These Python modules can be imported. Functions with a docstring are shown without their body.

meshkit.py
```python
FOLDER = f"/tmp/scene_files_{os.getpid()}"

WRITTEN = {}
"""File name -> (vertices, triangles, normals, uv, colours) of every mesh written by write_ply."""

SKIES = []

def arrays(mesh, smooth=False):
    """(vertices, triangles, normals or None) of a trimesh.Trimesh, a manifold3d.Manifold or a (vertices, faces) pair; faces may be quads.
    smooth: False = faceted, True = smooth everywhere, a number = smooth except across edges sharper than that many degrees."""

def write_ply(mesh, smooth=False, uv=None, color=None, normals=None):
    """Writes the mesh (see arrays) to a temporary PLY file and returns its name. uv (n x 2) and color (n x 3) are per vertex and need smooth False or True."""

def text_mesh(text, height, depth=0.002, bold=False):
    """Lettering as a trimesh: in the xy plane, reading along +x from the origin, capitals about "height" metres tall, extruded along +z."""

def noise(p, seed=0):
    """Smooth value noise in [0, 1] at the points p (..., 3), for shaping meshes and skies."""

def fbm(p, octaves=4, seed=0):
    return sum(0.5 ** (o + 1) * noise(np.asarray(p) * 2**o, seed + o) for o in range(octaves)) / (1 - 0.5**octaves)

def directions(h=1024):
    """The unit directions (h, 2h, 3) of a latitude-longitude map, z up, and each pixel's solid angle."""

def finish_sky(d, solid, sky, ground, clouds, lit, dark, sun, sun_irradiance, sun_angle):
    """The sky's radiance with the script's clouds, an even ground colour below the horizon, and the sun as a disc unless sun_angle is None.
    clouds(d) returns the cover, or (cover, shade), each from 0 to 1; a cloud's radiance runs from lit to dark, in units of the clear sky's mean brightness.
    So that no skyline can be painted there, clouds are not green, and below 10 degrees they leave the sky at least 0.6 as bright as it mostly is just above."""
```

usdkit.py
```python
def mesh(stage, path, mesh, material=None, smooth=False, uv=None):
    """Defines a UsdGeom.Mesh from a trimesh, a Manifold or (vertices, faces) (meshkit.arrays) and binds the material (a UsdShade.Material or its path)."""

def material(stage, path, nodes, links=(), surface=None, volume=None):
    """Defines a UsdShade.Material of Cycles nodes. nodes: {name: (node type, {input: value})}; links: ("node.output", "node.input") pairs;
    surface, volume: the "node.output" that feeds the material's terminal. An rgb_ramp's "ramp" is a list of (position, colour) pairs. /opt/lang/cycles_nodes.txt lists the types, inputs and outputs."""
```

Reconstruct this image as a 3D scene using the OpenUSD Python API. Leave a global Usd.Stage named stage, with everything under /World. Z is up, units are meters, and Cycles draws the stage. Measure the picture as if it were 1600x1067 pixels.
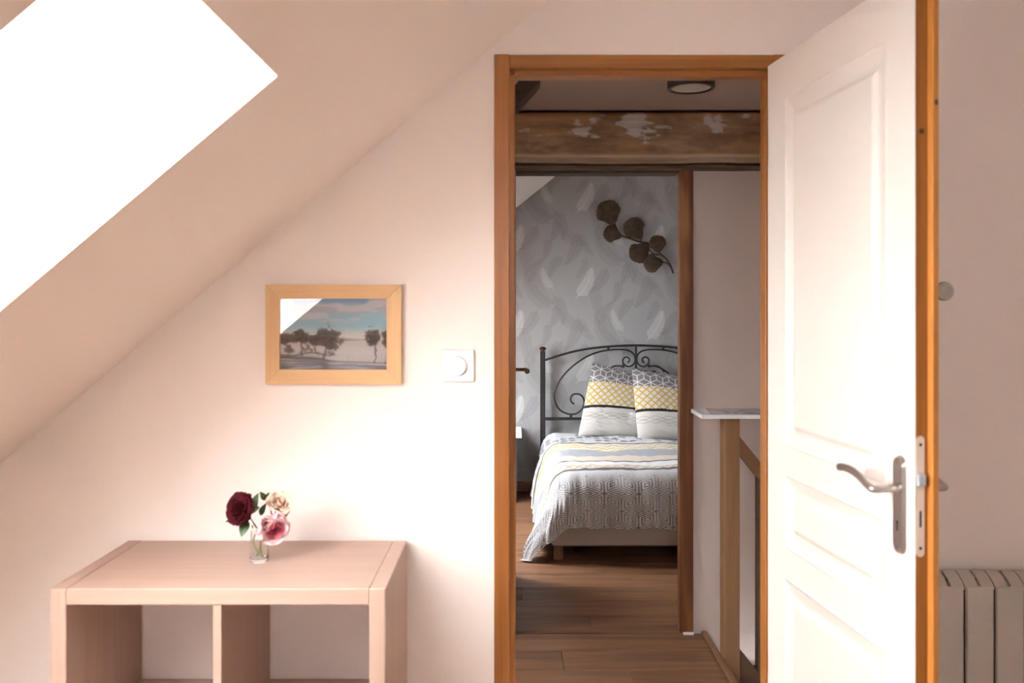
import math, numpy as np, trimesh, manifold3d as m3, usdkit, meshkit
from shapely.geometry import Polygon, Point, LineString, box as sbox
from shapely.ops import unary_union
from pxr import Usd, UsdGeom, UsdLux, UsdShade, Gf, Sdf, Vt

stage = Usd.Stage.CreateInMemory()
UsdGeom.SetStageUpAxis(stage, UsdGeom.Tokens.z)
UsdGeom.SetStageMetersPerUnit(stage, 1.0)
stage.SetDefaultPrim(UsdGeom.Xform.Define(stage, '/World').GetPrim())
UsdGeom.Scope.Define(stage, '/World/Looks')

# ------------------------------------------------------------------ camera, sky, exposure
F, HX, HY, EYE = 1330.0, 800.0, 477.0, 1.40        # pixels, principal point, eye height
cam = UsdGeom.Camera.Define(stage, '/World/camera')
cam.AddTransformOp().Set(Gf.Matrix4d(1, 0, 0, 0, 0, 0, 1, 0, 0, -1, 0, 0, 0, 0, EYE, 1))
cam.CreateHorizontalApertureAttr(36.0)
cam.CreateVerticalApertureAttr(36.0 * 1067 / 1600)
cam.CreateFocalLengthAttr(36.0 * F / 1600)
cam.CreateVerticalApertureOffsetAttr(-(533.5 - HY) * 36.0 / 1600)
cam.CreateClippingRangeAttr(Gf.Vec2f(0.02, 100))
cam.CreateFStopAttr(4.0)
cam.CreateFocusDistanceAttr(5.4)
cam.CreateExposureAttr(3.0)

sky = UsdLux.DomeLight.Define(stage, '/World/sky')
sky.CreateColorAttr(Gf.Vec3f(0.89, 0.95, 1.02))
sky.CreateIntensityAttr(1.6)

# ------------------------------------------------------------------ helpers
def P(px, py, Y):
    return np.array([(px - HX) / F * Y, Y, EYE + (HY - py) / F * Y])
def wx(px, Y): return (px - HX) / F * Y
def wz(py, Y): return EYE + (HY - py) / F * Y

used = {}
def numbered(path):
    n = used.get(path, 0); used[path] = n + 1
    return path if n == 0 else f'{path}_{n:03d}'

class Thing:
    """An Xform at the thing's base; parts are given in world coordinates (or local ones, when rotated)."""
    def __init__(self, name, label, cat, loc=(0, 0, 0), rotz=0.0, group=None, kind=None):
        self.path = numbered('/World/' + name); self.loc = np.array(loc, float); self.rot = rotz
        x = UsdGeom.Xform.Define(stage, self.path)
        x.AddTranslateOp().Set(Gf.Vec3d(*map(float, loc)))
        if rotz: x.AddRotateZOp().Set(math.degrees(rotz))
        p = x.GetPrim(); p.SetCustomDataByKey('label', label); p.SetCustomDataByKey('category', cat)
        if group: p.SetCustomDataByKey('group', group)
        if kind: p.SetCustomDataByKey('kind', kind)
        self.prim = p
    def part(self, name, mesh, mat, smooth=False, col=None, label=None, parent=None, kind=None, local=False):
        path = numbered((parent or self.path) + '/' + name)
        v, f, n = meshkit.arrays(mesh, False)
        if not (local or self.rot): v = v - self.loc
        m = put(path, (v, f), mat, smooth, col)
        if label: m.GetPrim().SetCustomDataByKey('label', label)
        if kind: m.GetPrim().SetCustomDataByKey('kind', kind)
        return path

def put(path, mesh, mat, smooth=False, col=None):
    m = usdkit.mesh(stage, path, mesh, '/World/Looks/' + mat, smooth)
    if col is not None:
        UsdGeom.PrimvarsAPI(m).CreatePrimvar('col', Sdf.ValueTypeNames.Color3fArray, 'vertex').Set(Vt.Vec3fArray.FromNumpy(np.asarray(col, np.float32)))
    return m

def struct(name, mesh, mat, label, cat, smooth=False, kind='structure', group=None):
    m = put(numbered('/World/' + name), mesh, mat, smooth)
    p = m.GetPrim(); p.SetCustomDataByKey('kind', kind) if kind else None
    p.SetCustomDataByKey('label', label); p.SetCustomDataByKey('category', cat)
    if group: p.SetCustomDataByKey('group', group)
    return m

cat = trimesh.util.concatenate
def box(x0, x1, y0, y1, z0, z1):
    b = trimesh.creation.box((x1 - x0, y1 - y0, z1 - z0)); b.apply_translation(((x0 + x1) / 2, (y0 + y1) / 2, (z0 + z1) / 2)); return b
def cbox(x0, x1, y0, y1, z0, z1, c=0.002):
    """A box with chamfered edges."""
    x0, x1 = min(x0, x1), max(x0, x1); y0, y1 = min(y0, y1), max(y0, y1); z0, z1 = min(z0, z1), max(z0, z1)
    pts = []
    for X, sx in ((x0, 1), (x1, -1)):
        for Y, sy in ((y0, 1), (y1, -1)):
            for Z, sz in ((z0, 1), (z1, -1)):
                pts += [(X, Y + sy * c, Z + sz * c), (X + sx * c, Y, Z + sz * c), (X + sx * c, Y + sy * c, Z)]
    return tm(m3.Manifold.hull_points(np.array(pts, np.float64)))
def tm(man):
    m = man.to_mesh(); return trimesh.Trimesh(m.vert_properties[:, :3], m.tri_verts, process=False)
def man(t):
    t = t.copy(); t.merge_vertices()
    return m3.Manifold(m3.Mesh(np.asarray(t.vertices, np.float32), np.asarray(t.faces, np.uint32)))
def cut(a, *bs):
    r = man(a)
    for b in bs: r = r - man(b)
    return tm(r)
def frame_axes(d):
    d = d / np.linalg.norm(d)
    a = np.cross(d, (0, 0, 1.0)) if abs(d[2]) < 0.9 else np.cross(d, (1.0, 0, 0))
    a /= np.linalg.norm(a); return a, np.cross(d, a)
def tube(pts, r, n=10, cap=True):
    pts = np.asarray(pts, float); N = len(pts); r = np.broadcast_to(np.asarray(r, float), (N,))
    T = np.gradient(pts, axis=0); T /= np.linalg.norm(T, axis=1)[:, None]
    a, b = frame_axes(T[0]); V = []
    ang = np.linspace(0, 2 * np.pi, n, endpoint=False)
    for i in range(N):
        a = a - T[i] * (a @ T[i]); a /= np.linalg.norm(a); b = np.cross(T[i], a)
        V.append(pts[i] + r[i] * (np.cos(ang)[:, None] * a + np.sin(ang)[:, None] * b))
    V = np.vstack(V); Fc = []
    for i in range(N - 1):
        for k in range(n):
            p, q = i * n + k, i * n + (k + 1) % n
            Fc += [(p, q, q + n), (p, q + n, p + n)]
    if cap:
        V = np.vstack([V, pts[0], pts[-1]]); c0, c1 = len(V) - 2, len(V) - 1
        for k in range(n):
            Fc += [(c0, (k + 1) % n, k), (c1, (N - 1) * n + k, (N - 1) * n + (k + 1) % n)]
    return trimesh.Trimesh(V, Fc, process=False)
def spline(pts, n=60):
    from scipy.interpolate import splprep, splev
    pts = np.asarray(pts, float)
    tck, _ = splprep(pts.T, s=0, k=min(3, len(pts) - 1)); return np.array(splev(np.linspace(0, 1, n), tck)).T
def lathe(profile, n=32, center=(0, 0, 0)):
    m = trimesh.creation.revolve(np.asarray(profile, float), sections=n); m.apply_translation(center); return m
def prism(poly, y0, y1):
    """Polygon in (x, z), extruded along y from y0 to y1."""
    if not isinstance(poly, Polygon): poly = Polygon(poly)
    m = trimesh.creation.extrude_polygon(poly, y1 - y0, engine='earcut')
    v = m.vertices; m.vertices = np.c_[v[:, 0], y1 - v[:, 2], v[:, 1]]; m.fix_normals(); return m
def cyl(p, q, r, n=24):
    return tube([p, q], r, n)
def grid_faces(nu, nv):
    i, j = np.meshgrid(np.arange(nu - 1), np.arange(nv - 1), indexing='ij'); a = (i * nv + j).ravel()
    return np.vstack([np.c_[a, a + nv, a + nv + 1], np.c_[a, a + nv + 1, a + 1]])
def smoothstep(a, b, x):
    t = np.clip((x - a) / (b - a), 0, 1); return t * t * (3 - 2 * t)
def lerp(c0, c1, t):
    return np.asarray(c0) * (1 - t[..., None]) + np.asarray(c1) * t[..., None]
def srgb(r, g, b):
    c = np.array([r, g, b]) / 255.0
    return tuple(np.where(c <= 0.04045, c / 12.92, ((c + 0.055) / 1.055) ** 2.4))

# ------------------------------------------------------------------ materials
def material(name, nodes, links, surface='p.BSDF'):
    return usdkit.material(stage, '/World/Looks/' + name, nodes, links, surface=surface)
def plain(name, col, rough=0.5, metallic=0.0, bump=0.0, bscale=200, spec=0.5, var=0.0, vscale=3.0, **kw):
    nodes = {'g': ('geometry', {}), 'p': ('principled_bsdf', dict(base_color=col, roughness=rough, metallic=metallic, specular_ior_level=spec, **kw))}; links = []
    if bump:
        nodes['n'] = ('noise_texture', dict(scale=bscale, detail=3.0)); nodes['b'] = ('bump', dict(strength=bump, distance=0.002))
        links += [('g.position', 'n.vector'), ('n.fac', 'b.height'), ('b.normal', 'p.normal')]
    if var:
        nodes['n2'] = ('noise_texture', dict(scale=vscale, detail=4.0)); c = np.array(col)
        nodes['r'] = ('rgb_ramp', dict(ramp=[(0.3, tuple(c * (1 - var))), (0.7, tuple(np.minimum(c * (1 + var), 0.95)))]))
        links += [('g.position', 'n2.vector'), ('n2.fac', 'r.fac'), ('r.color', 'p.base_color')]
    return material(name, nodes, links)
def wood(name, dark, light, along='z', fine=90.0, long=2.0, rough=0.45, ring=0.0, spec=0.4, bump=0.15, random=0.0, coords='g.position'):
    s = dict(x=(long, fine, fine), y=(fine, long, fine), z=(fine, fine, long))[along]
    s2 = dict(x=(long * .35, fine * .13, fine * .13), y=(fine * .13, long * .35, fine * .13), z=(fine * .13, fine * .13, long * .35))[along]
    nodes = {'g': ('geometry', {}), 'o': ('object_info', {}), 'tc': ('texture_coordinate', {}),
             'off': ('mix', dict(mix_type='add', fac=1.0)),
             'm1': ('mapping', dict(scale=s)), 'm2': ('mapping', dict(scale=s2)),
             'n1': ('noise_texture', dict(scale=1.0, detail=4.0, roughness=0.65)),
             'n2': ('noise_texture', dict(scale=1.0, detail=3.0, distortion=0.6)),
             'rg': ('math', dict(math_type='multiply', value2=14.0 if ring else 0.0)), 'fr': ('math', dict(math_type='sine')),
             'k1': ('math', dict(math_type='multiply_add', value2=0.55)), 'k2': ('math', dict(math_type='multiply', value2=0.45)),
             'k3': ('math', dict(math_type='multiply_add', value2=0.12 * ring)), 'k4': ('math', dict(math_type='multiply_add', value2=random)),
             'r': ('rgb_ramp', dict(ramp=[(0.28, dark), (0.52, tuple((np.array(dark) + light) / 2)), (0.72, light)])),
             'b': ('bump', dict(strength=bump, distance=0.001)),
             'p': ('principled_bsdf', dict(roughness=rough, specular_ior_level=spec))}
    links = [('g.position', 'off.color1'), ('off.color', 'm1.vector'), ('off.color', 'm2.vector'), ('m1.vector', 'n1.vector'), ('m2.vector', 'n2.vector'),
             ('n2.fac', 'rg.value1'), ('rg.value', 'fr.value1'), ('n2.fac', 'k2.value1'), ('n1.fac', 'k1.value1'), ('k2.value', 'k1.value3'),
             ('fr.value', 'k3.value1'), ('k1.value', 'k3.value3'), ('o.random', 'k4.value1'), ('k3.value', 'k4.value3'), ('k4.value', 'r.fac'),
             ('r.color', 'p.base_color'), ('n1.fac', 'b.height'), ('b.normal', 'p.normal')]
    if random:
        nodes['sc'] = ('math', dict(math_type='multiply', value2=37.0)); links += [('o.random', 'sc.value1'), ('sc.value', 'off.color2')]
    if coords != 'g.position':
        links[0] = (coords, 'off.color1')
    return material(name, nodes, links)
def printed(name, rough=0.8, bump=0.0, bscale=900, spec=0.2, sheen=0.0):
    nodes = {'a': ('attribute', dict(attribute='col')), 'p': ('principled_bsdf', dict(roughness=rough, specular_ior_level=spec, sheen_weight=sheen))}
    links = [('a.color', 'p.base_color')]
    if bump:
        nodes |= {'g': ('geometry', {}), 'n': ('noise_texture', dict(scale=bscale, detail=2.0)), 'b': ('bump', dict(strength=bump, distance=0.001))}
        links += [('g.position', 'n.vector'), ('n.fac', 'b.height'), ('b.normal', 'p.normal')]
    return material(name, nodes, links)

WALL = (0.83, 0.715, 0.64)
plain('wall_paint', WALL, 0.9, bump=0.12, bscale=160, spec=0.15)
plain('ceiling_paint', (0.845, 0.745, 0.685), 0.92, bump=0.10, bscale=160, spec=0.1)
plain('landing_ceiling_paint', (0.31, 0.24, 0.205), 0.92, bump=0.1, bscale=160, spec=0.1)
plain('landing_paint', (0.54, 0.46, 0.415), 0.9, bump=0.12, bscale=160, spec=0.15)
plain('bedroom_paint', (0.80, 0.76, 0.73), 0.9, bump=0.1, bscale=160, spec=0.15)
plain('grey_paint', (0.40, 0.385, 0.375), 0.9, spec=0.15)
material('door_paint', {'g': ('geometry', {}), 'm': ('mapping', dict(scale=(120, 120, 5))), 'n': ('noise_texture', dict(scale=1.0, detail=4.0)),
         'b': ('bump', dict(strength=0.18, distance=0.0012)), 'p': ('principled_bsdf', dict(base_color=(0.75, 0.66, 0.58), roughness=0.42))},
         [('g.position', 'm.vector'), ('m.vector', 'n.vector'), ('n.fac', 'b.height'), ('b.normal', 'p.normal')])
wood('pine_frame', (0.25, 0.078, 0.014), (0.45, 0.175, 0.042), 'z', 70, 1.6, 0.38, ring=0.5)
wood('pine_frame_across', (0.21, 0.068, 0.013), (0.40, 0.155, 0.038), 'x', 70, 1.6, 0.38, ring=0.5)
wood('pine_edge', (0.44, 0.15, 0.028), (0.62, 0.26, 0.06), 'z', 90, 1.6, 0.35)
wood('pine_loop', (0.12, 0.040, 0.014), (0.34, 0.145, 0.055), 'z', 34, 1.9, 0.42, ring=2.2)
wood('beech_post', (0.19, 0.095, 0.042), (0.28, 0.15, 0.068), 'z', 120, 4.0, 0.5)
wood('beech_rail', (0.15, 0.075, 0.035), (0.23, 0.12, 0.055), 'x', 90, 5.0, 0.5)
wood('shelf_wood', (0.37, 0.235, 0.175), (0.47, 0.31, 0.235), 'x', 150, 3.0, 0.36, bump=0.05)
wood('shelf_wood_upright', (0.37, 0.235, 0.175), (0.47, 0.31, 0.235), 'z', 150, 3.0, 0.4, bump=0.05)
wood('shelf_wood_deep', (0.54, 0.345, 0.245), (0.67, 0.445, 0.325), 'y', 150, 3.0, 0.38, bump=0.05)
wood('frame_pine', (0.60, 0.34, 0.15), (0.72, 0.45, 0.22), 'x', 90, 3.0, 0.5, bump=0.05)
wood('frame_pine_upright', (0.60, 0.34, 0.15), (0.72, 0.45, 0.22), 'z', 90, 3.0, 0.5, bump=0.05)
wood('floor_oak', (0.085, 0.036, 0.017), (0.245, 0.115, 0.057), 'x', 60, 2.6, 0.42, ring=0.6, random=0.07, spec=0.35, bump=0.1)
wood('dark_timber', (0.045, 0.028, 0.018), (0.11, 0.07, 0.045), 'x', 40, 3.0, 0.8, bump=0.5)
wood('stair_wood', (0.07, 0.035, 0.018), (0.13, 0.07, 0.038), 'x', 60, 4.0, 0.6)
plain('floor_plain', (0.38, 0.235, 0.145), 0.5, var=0.2)
plain('dark_gap', (0.03, 0.02, 0.015), 0.9)
plain('brushed_steel', (0.56, 0.52, 0.49), 0.30, metallic=1.0)
plain('bright_steel', (0.80, 0.79, 0.78), 0.18, metallic=1.0)
plain('latch_steel', (0.62, 0.68, 0.76), 0.35, metallic=0.6)
plain('lock_plate', (0.80, 0.71, 0.62), 0.45, metallic=0.2)
plain('black_hole', (0.02, 0.016, 0.014), 0.7)
plain('wrought_iron', (0.032, 0.028, 0.026), 0.5, metallic=0.4, bump=0.1, bscale=300)
plain('bronze', (0.12, 0.065, 0.03), 0.42, metallic=0.7)
plain('bronze_leaf', (0.060, 0.036, 0.019), 0.55, metallic=0.25, bump=0.5, bscale=120, var=0.35, vscale=30)
plain('bronze_rim', (0.22, 0.11, 0.04), 0.4, metallic=0.6)
plain('white_plastic', (0.80, 0.755, 0.72), 0.4)
plain('radiator_enamel', (0.52, 0.45, 0.385), 0.45)
plain('radiator_dark', (0.10, 0.08, 0.07), 0.7)
plain('lamp_bezel', (0.03, 0.027, 0.025), 0.45)
plain('lamp_diffuser', (0.42, 0.37, 0.31), 0.5)
plain('sommier_fabric', (0.42, 0.34, 0.28), 0.95, bump=0.3, bscale=800, spec=0.1)
plain('white_lacquer', (0.80, 0.80, 0.80), 0.4)
plain('dark_lacquer', (0.05, 0.05, 0.055), 0.5)
plain('mattress_fabric', (0.75, 0.73, 0.7), 0.9)
plain('leaf_green', (0.065, 0.095, 0.022), 0.45, var=0.3, vscale=60)
plain('leaf_dark', (0.03, 0.05, 0.016), 0.4, var=0.3, vscale=60)
plain('stem_green', (0.20, 0.20, 0.06), 0.5)
plain('knot_brown', (0.09, 0.035, 0.012), 0.5)
plain('paper_white', (0.82, 0.82, 0.80), 0.6)
plain('outside_tile', (0.25, 0.13, 0.09), 0.8)
printed('wallpaper_print', 0.75, bump=0.08, bscale=500)
printed('cloth_print', 0.9, bump=0.15, bscale=1400, spec=0.1, sheen=0.15)
printed('photo_print', 0.55)
printed('leaflet_print', 0.4)
printed('beam_print', 0.9, bump=0.6, bscale=90, spec=0.1)
printed('petal_print', 0.7, spec=0.15)
def pane(name, r0, tint):
    material(name, {'t': ('transparent_bsdf', dict(color=tint)), 'g': ('glossy_bsdf', dict(roughness=0.0, color=(1, 1, 1))), 'w': ('layer_weight', dict(blend=0.5)),
             'p5': ('math', dict(math_type='power', value2=5.0)), 'f': ('math', dict(math_type='multiply_add', value2=1 - r0, value3=r0)), 'x': ('mix_closure', {})},
             [('w.facing', 'p5.value1'), ('p5.value', 'f.value1'), ('f.value', 'x.fac'), ('t.BSDF', 'x.closure1'), ('g.BSDF', 'x.closure2')], 'x.closure')
pane('window_glass', 0.03, (0.98, 0.99, 0.99))
pane('picture_glass', 0.05, (0.97, 0.98, 0.98))
material('vase_glass', {'p': ('principled_bsdf', dict(base_color=(0.97, 0.985, 0.96), roughness=0.02, ior=1.48, transmission_weight=1.0))}, [])

# ------------------------------------------------------------------ the attic shell
WY = 2.43                       # front face of the wall with the door
SL, S0 = 0.846, 2.183           # roof slope: z = S0 + SL x
BS, B0 = 0.806, 2.108           # bedroom slope
LAND0, LAND1, BEDW, FAR = 2.50, 3.63, 3.70, 6.41
XR = 2.6
def slope_slab(y0, y1, x0, x1, s, z0, holes, t=0.14):
    th = math.atan(s); c, sn = math.cos(th), math.sin(th)
    b = box(x0 / c, x1 / c, y0, y1, 0, t)
    for (hx0, hx1, hy0, hy1) in holes: b = cut(b, box(hx0 / c, hx1 / c, hy0, hy1, -0.05, t + 0.05))
    v = b.vertices; b.vertices = np.c_[v[:, 0] * c - v[:, 2] * sn, v[:, 1], z0 + v[:, 0] * sn + v[:, 2] * c]; return b
SKY1 = (-1.45, -0.43, 0.946, 1.557)
SKY3 = (-1.20, -0.65, 2.75, 3.25)
SKY2 = (-1.55, -0.60, 4.75, 5.65)
struct('ceiling', slope_slab(-2.2, WY, -2.7, 0.55, SL, S0, [SKY1]), 'ceiling_paint', 'white sloping attic ceiling around the bright skylight', 'ceiling')
struct('ceiling', box(0.2, XR, -2.2, WY, 2.50, 2.70), 'ceiling_paint', 'flat white ceiling over the room with the open door', 'ceiling')
struct('ceiling', slope_slab(LAND0 - 0.07, LAND1 + .07, -2.7, 0.5, SL, S0, [SKY3]), 'ceiling_paint', 'sloping ceiling above the landing behind the door frame', 'ceiling')
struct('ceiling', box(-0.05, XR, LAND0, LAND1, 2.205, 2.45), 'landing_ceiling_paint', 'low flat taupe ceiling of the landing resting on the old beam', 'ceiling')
struct('ceiling', slope_slab(BEDW - 0.07, FAR + .1, -2.75, 0.62, BS, B0, [SKY2]), 'bedroom_paint', 'white sloping ceiling at the upper left of the bedroom', 'ceiling')
struct('ceiling', box(0.38, XR, BEDW - .07, FAR, 2.48, 2.70), 'bedroom_paint', 'flat ceiling over the bed', 'ceiling')

# wall with the door, wall with the bedroom door, stairwell
DX0, DX1, DZ = -0.007 - 0.044, 0.745 + 0.044, 2.115
wb = box(-2.75, XR, WY, LAND0, -0.02, 2.70)
wb = cut(wb, box(DX0, DX1, WY - .1, LAND0 + .1, -0.1, DZ))
struct('wall_back', wb, 'wall_paint', 'white painted wall around the open door, behind the wooden bookcase', 'wall')
BX0, BX1, BZ = -0.03, 0.770, 1.985
wl = box(-2.75, XR, LAND1, BEDW, -0.134, 2.70)
wl = cut(wl, box(BX0, BX1, LAND1 - .1, BEDW + .1, -0.2, BZ))
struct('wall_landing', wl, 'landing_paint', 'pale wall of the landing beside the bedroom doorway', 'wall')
struct('wall_right', box(XR, XR + .1, -2.2, WY + .07, -0.02, 2.7), 'wall_paint', 'right side wall of the room with the open door', 'wall')
struct('wall_front', cut(box(-2.75, XR, -2.3, -2.2, -0.02, 2.7), box(-.42, .35, -2.4, -2.1, 1.35, 1.95)), 'wall_paint', 'wall of the room behind the viewer', 'wall')
struct('wall_left', box(-2.30, -2.24, -2.2, FAR, -0.02, 0.35), 'wall_paint', 'low knee wall under the sloping ceiling', 'wall')
struct('wall_bedroom_right', box(XR, XR + .1, BEDW - .07, FAR, -0.02, 2.7), 'bedroom_paint', 'right side wall of the bedroom', 'wall')
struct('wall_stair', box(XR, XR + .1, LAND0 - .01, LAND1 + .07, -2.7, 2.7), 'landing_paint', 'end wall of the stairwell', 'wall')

floor = Thing('floor', 'warm wooden floor of the room with the bookcase', 'floor', kind='structure')
floor.part('boards', box(-2.7, XR, -2.2, LAND0, -0.12, 0), 'floor_plain')
def planks(t, x0, x1, ys, joints, z=0.0, mat='floor_oak', th=0.012):
    for i in range(len(ys) - 1):
        xs = [x0] + [j for j in joints[i % len(joints)] if x0 + .05 < j < x1 - .05] + [x1]
        for a, b in zip(xs[:-1], xs[1:]):
            t.part('plank', cbox(a + .0004, b - .0004, ys[i] + .0004, ys[i + 1] - .0004, z - th, z, 0.0012), mat)
fl = Thing('floor', 'oak plank floor of the small landing with its stair edge', 'floor', (0, 3.1, 0), kind='structure')
fl.part('subfloor', box(-2.7, 0.81, LAND0, LAND1 + .01, -0.20, -0.0122), 'dark_gap')
planks(fl, -1.6, 0.806, [2.5, 2.70, 2.893, 3.088, 3.268, 3.448, 3.632], [[0.1], [-.5, .62], [-.1], [-.8, .45], [.2], [-.3]])
fl.part('nosing', prism([(0.806, -0.03), (0.806, 0.010), (0.812, 0.013), (0.826, 0.013), (0.834, 0.006), (0.834, -0.03)], LAND0, 3.64), 'beech_rail', label='rounded wooden edge strip beside the stairs')
fl.part('face_board', box(0.811, 0.829, LAND0, LAND1, -0.30, -0.03), 'stair_wood')
fb = Thing('floor', 'warm oak plank floor of the bedroom under the bed', 'floor', (0.5, 5, 0), kind='structure')
fb.part('subfloor', box(-2.7, XR, LAND1 + .01, FAR, -0.12, -0.0125), 'dark_gap')
ysb = [3.655] + [3.655 + .1935 * k for k in range(1, 15)] + [FAR]
planks(fb, -1.4, 2.2, ysb, [[.35, 1.55], [-.45, .95], [.05, 1.25], [-.1, .62, 1.8], [.45, 1.4], [-.6, .2, 1.1]], z=-0.002)
fb.part('threshold', cbox(BX0 + .03, BX1 - .03, LAND1 - .005, LAND1 + .022, -0.002, 0.004, .002), 'floor_oak', label='low wooden threshold strip at the bedroom doorway')

# ------------------------------------------------------------------ skylights
def skylight(n, label, hole, s, z0, t=0.14):
    th = math.atan(s); c, sn = math.cos(th), math.sin(th)
    x0, x1, y0, y1 = hole[0] / c, hole[1] / c, hole[2], hole[3]
    w = Thing(f'window_{n}', label, 'skylight', (hole[1], hole[2], z0 + s * hole[1]), kind='structure')
    def L(m):
        v = m.vertices; m = m.copy(); m.vertices = np.c_[v[:, 0] * c - v[:, 2] * sn, v[:, 1], z0 + v[:, 0] * sn + v[:, 2] * c]; return m
    f = 0.05
    w.part('frame_rail', L(cbox(x0 - f, x0 - .002, y0 - f, y1 + f, t, t + .06, .004)), 'white_plastic')
    w.part('frame_rail', L(cbox(x1 + .002, x1 + f, y0 - f, y1 + f, t, t + .06, .004)), 'white_plastic')
    w.part('frame_stile', L(cbox(x0, x1, y0 - f, y0 - .002, t, t + .06, .004)), 'white_plastic')
    w.part('frame_stile', L(cbox(x0, x1, y1 + .002, y1 + f, t, t + .06, .004)), 'white_plastic')
    w.part('pane', L(box(x0 - .001, x1 + .001, y0 - .001, y1 + .001, t + .024, t + .030)), 'window_glass')
skylight(1, 'bright skylight set in the sloping ceiling at upper left', SKY1, SL, S0)
skylight(2, 'skylight in the bedroom slope beyond the doorway', SKY2, BS, B0)
skylight(3, 'small skylight in the slope over the landing', SKY3, SL, S0)
w4 = Thing('window_4', 'window in the wall behind the viewer', 'window', (0, -2.3, 1.25), kind='structure')
for a, b, c_, d_ in ((-.42, -.37, 1.35, 1.95), (.30, .35, 1.35, 1.95), (-.37, .30, 1.35, 1.40), (-.37, .30, 1.90, 1.95), (-.055, -.015, 1.40, 1.90)):
    w4.part('frame_rail', cbox(a, b, -2.28, -2.22, c_, d_, .004), 'white_plastic')
w4.part('pane', box(-.37, .30, -2.253, -2.247, 1.40, 1.90), 'window_glass')

# ------------------------------------------------------------------ door frame (trim_1) of the near door
t1 = Thing('trim_1', 'orange-brown pine door frame around the near open door', 'door frame', (0.37, WY, 0), kind='structure')
FY0, FY1, SY = WY - 0.006, 2.505, 2.452
def jamb(xo, xc, xs):
    return cat([cbox(xo, xc, FY0, SY, 0, DZ, .002), cbox(xo, xs, SY, FY1, 0, DZ - .04, .0025)])
t1.part('jamb', jamb(DX0, -0.007, 0.009), 'pine_frame')
t1.part('jamb', jamb(DX1, 0.745, 0.730), 'pine_frame')
hz1, hz2 = 2.076, 2.060
t1.part('head', cat([cbox(-0.007, 0.745, FY0, SY, hz1, DZ - .0015, .002), cbox(-0.007, 0.745, SY, FY1, hz2, DZ - .0015, .0025)]), 'pine_frame_across')

# ------------------------------------------------------------------ the near door, standing open
ALPHA = math.atan(155 / F)
LW, LT, LH, LB = 0.715, 0.040, 2.079, 0.008
# local axes: x = along the leaf from the hinge (toward the viewer), y = leaf normal on the seen side (to the left), z up
rot = math.atan2(-math.cos(ALPHA), math.sin(ALPHA))
dr = Thing('door_1', 'white three-panel door standing open with steel lever handle', 'door', (0.747, 2.422, 0), rotz=rot, kind='structure')
# with this rotation the local -y side is the seen face (left), +y the back
panels = [(1.0637, 1.919), (0.79, 0.90), (0.12, 0.62)]
px0, px1, mw = 0.156, 0.567, 0.045
def door_height(X, Z):
    h = np.zeros_like(X)
    for (a, b) in panels:
        d = np.maximum(np.maximum(px0 - X, X - px1), np.maximum(a - Z, Z - b))   # outside distance from the field
        e = d / mw
        prof = np.where(e < 0, 0.0, 0.0)
        # outer lip, hollow, rise to the field
        prof = np.interp(e, [-0.35, -0.05, 0.18, 0.55, 0.80, 0.93, 1.0], [0.0, -0.0078, -0.0082, -0.0045, -0.0016, 0.0022, 0.0])
        h = np.where(d < mw, prof, h)
    return h
zs = np.unique(np.concatenate([np.linspace(LB, LH, 40)] + [np.concatenate([np.linspace(a - mw - .004, a + .020, 26), np.linspace(b - .020, b + mw + .004, 26)]) for a, b in panels]))
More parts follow.
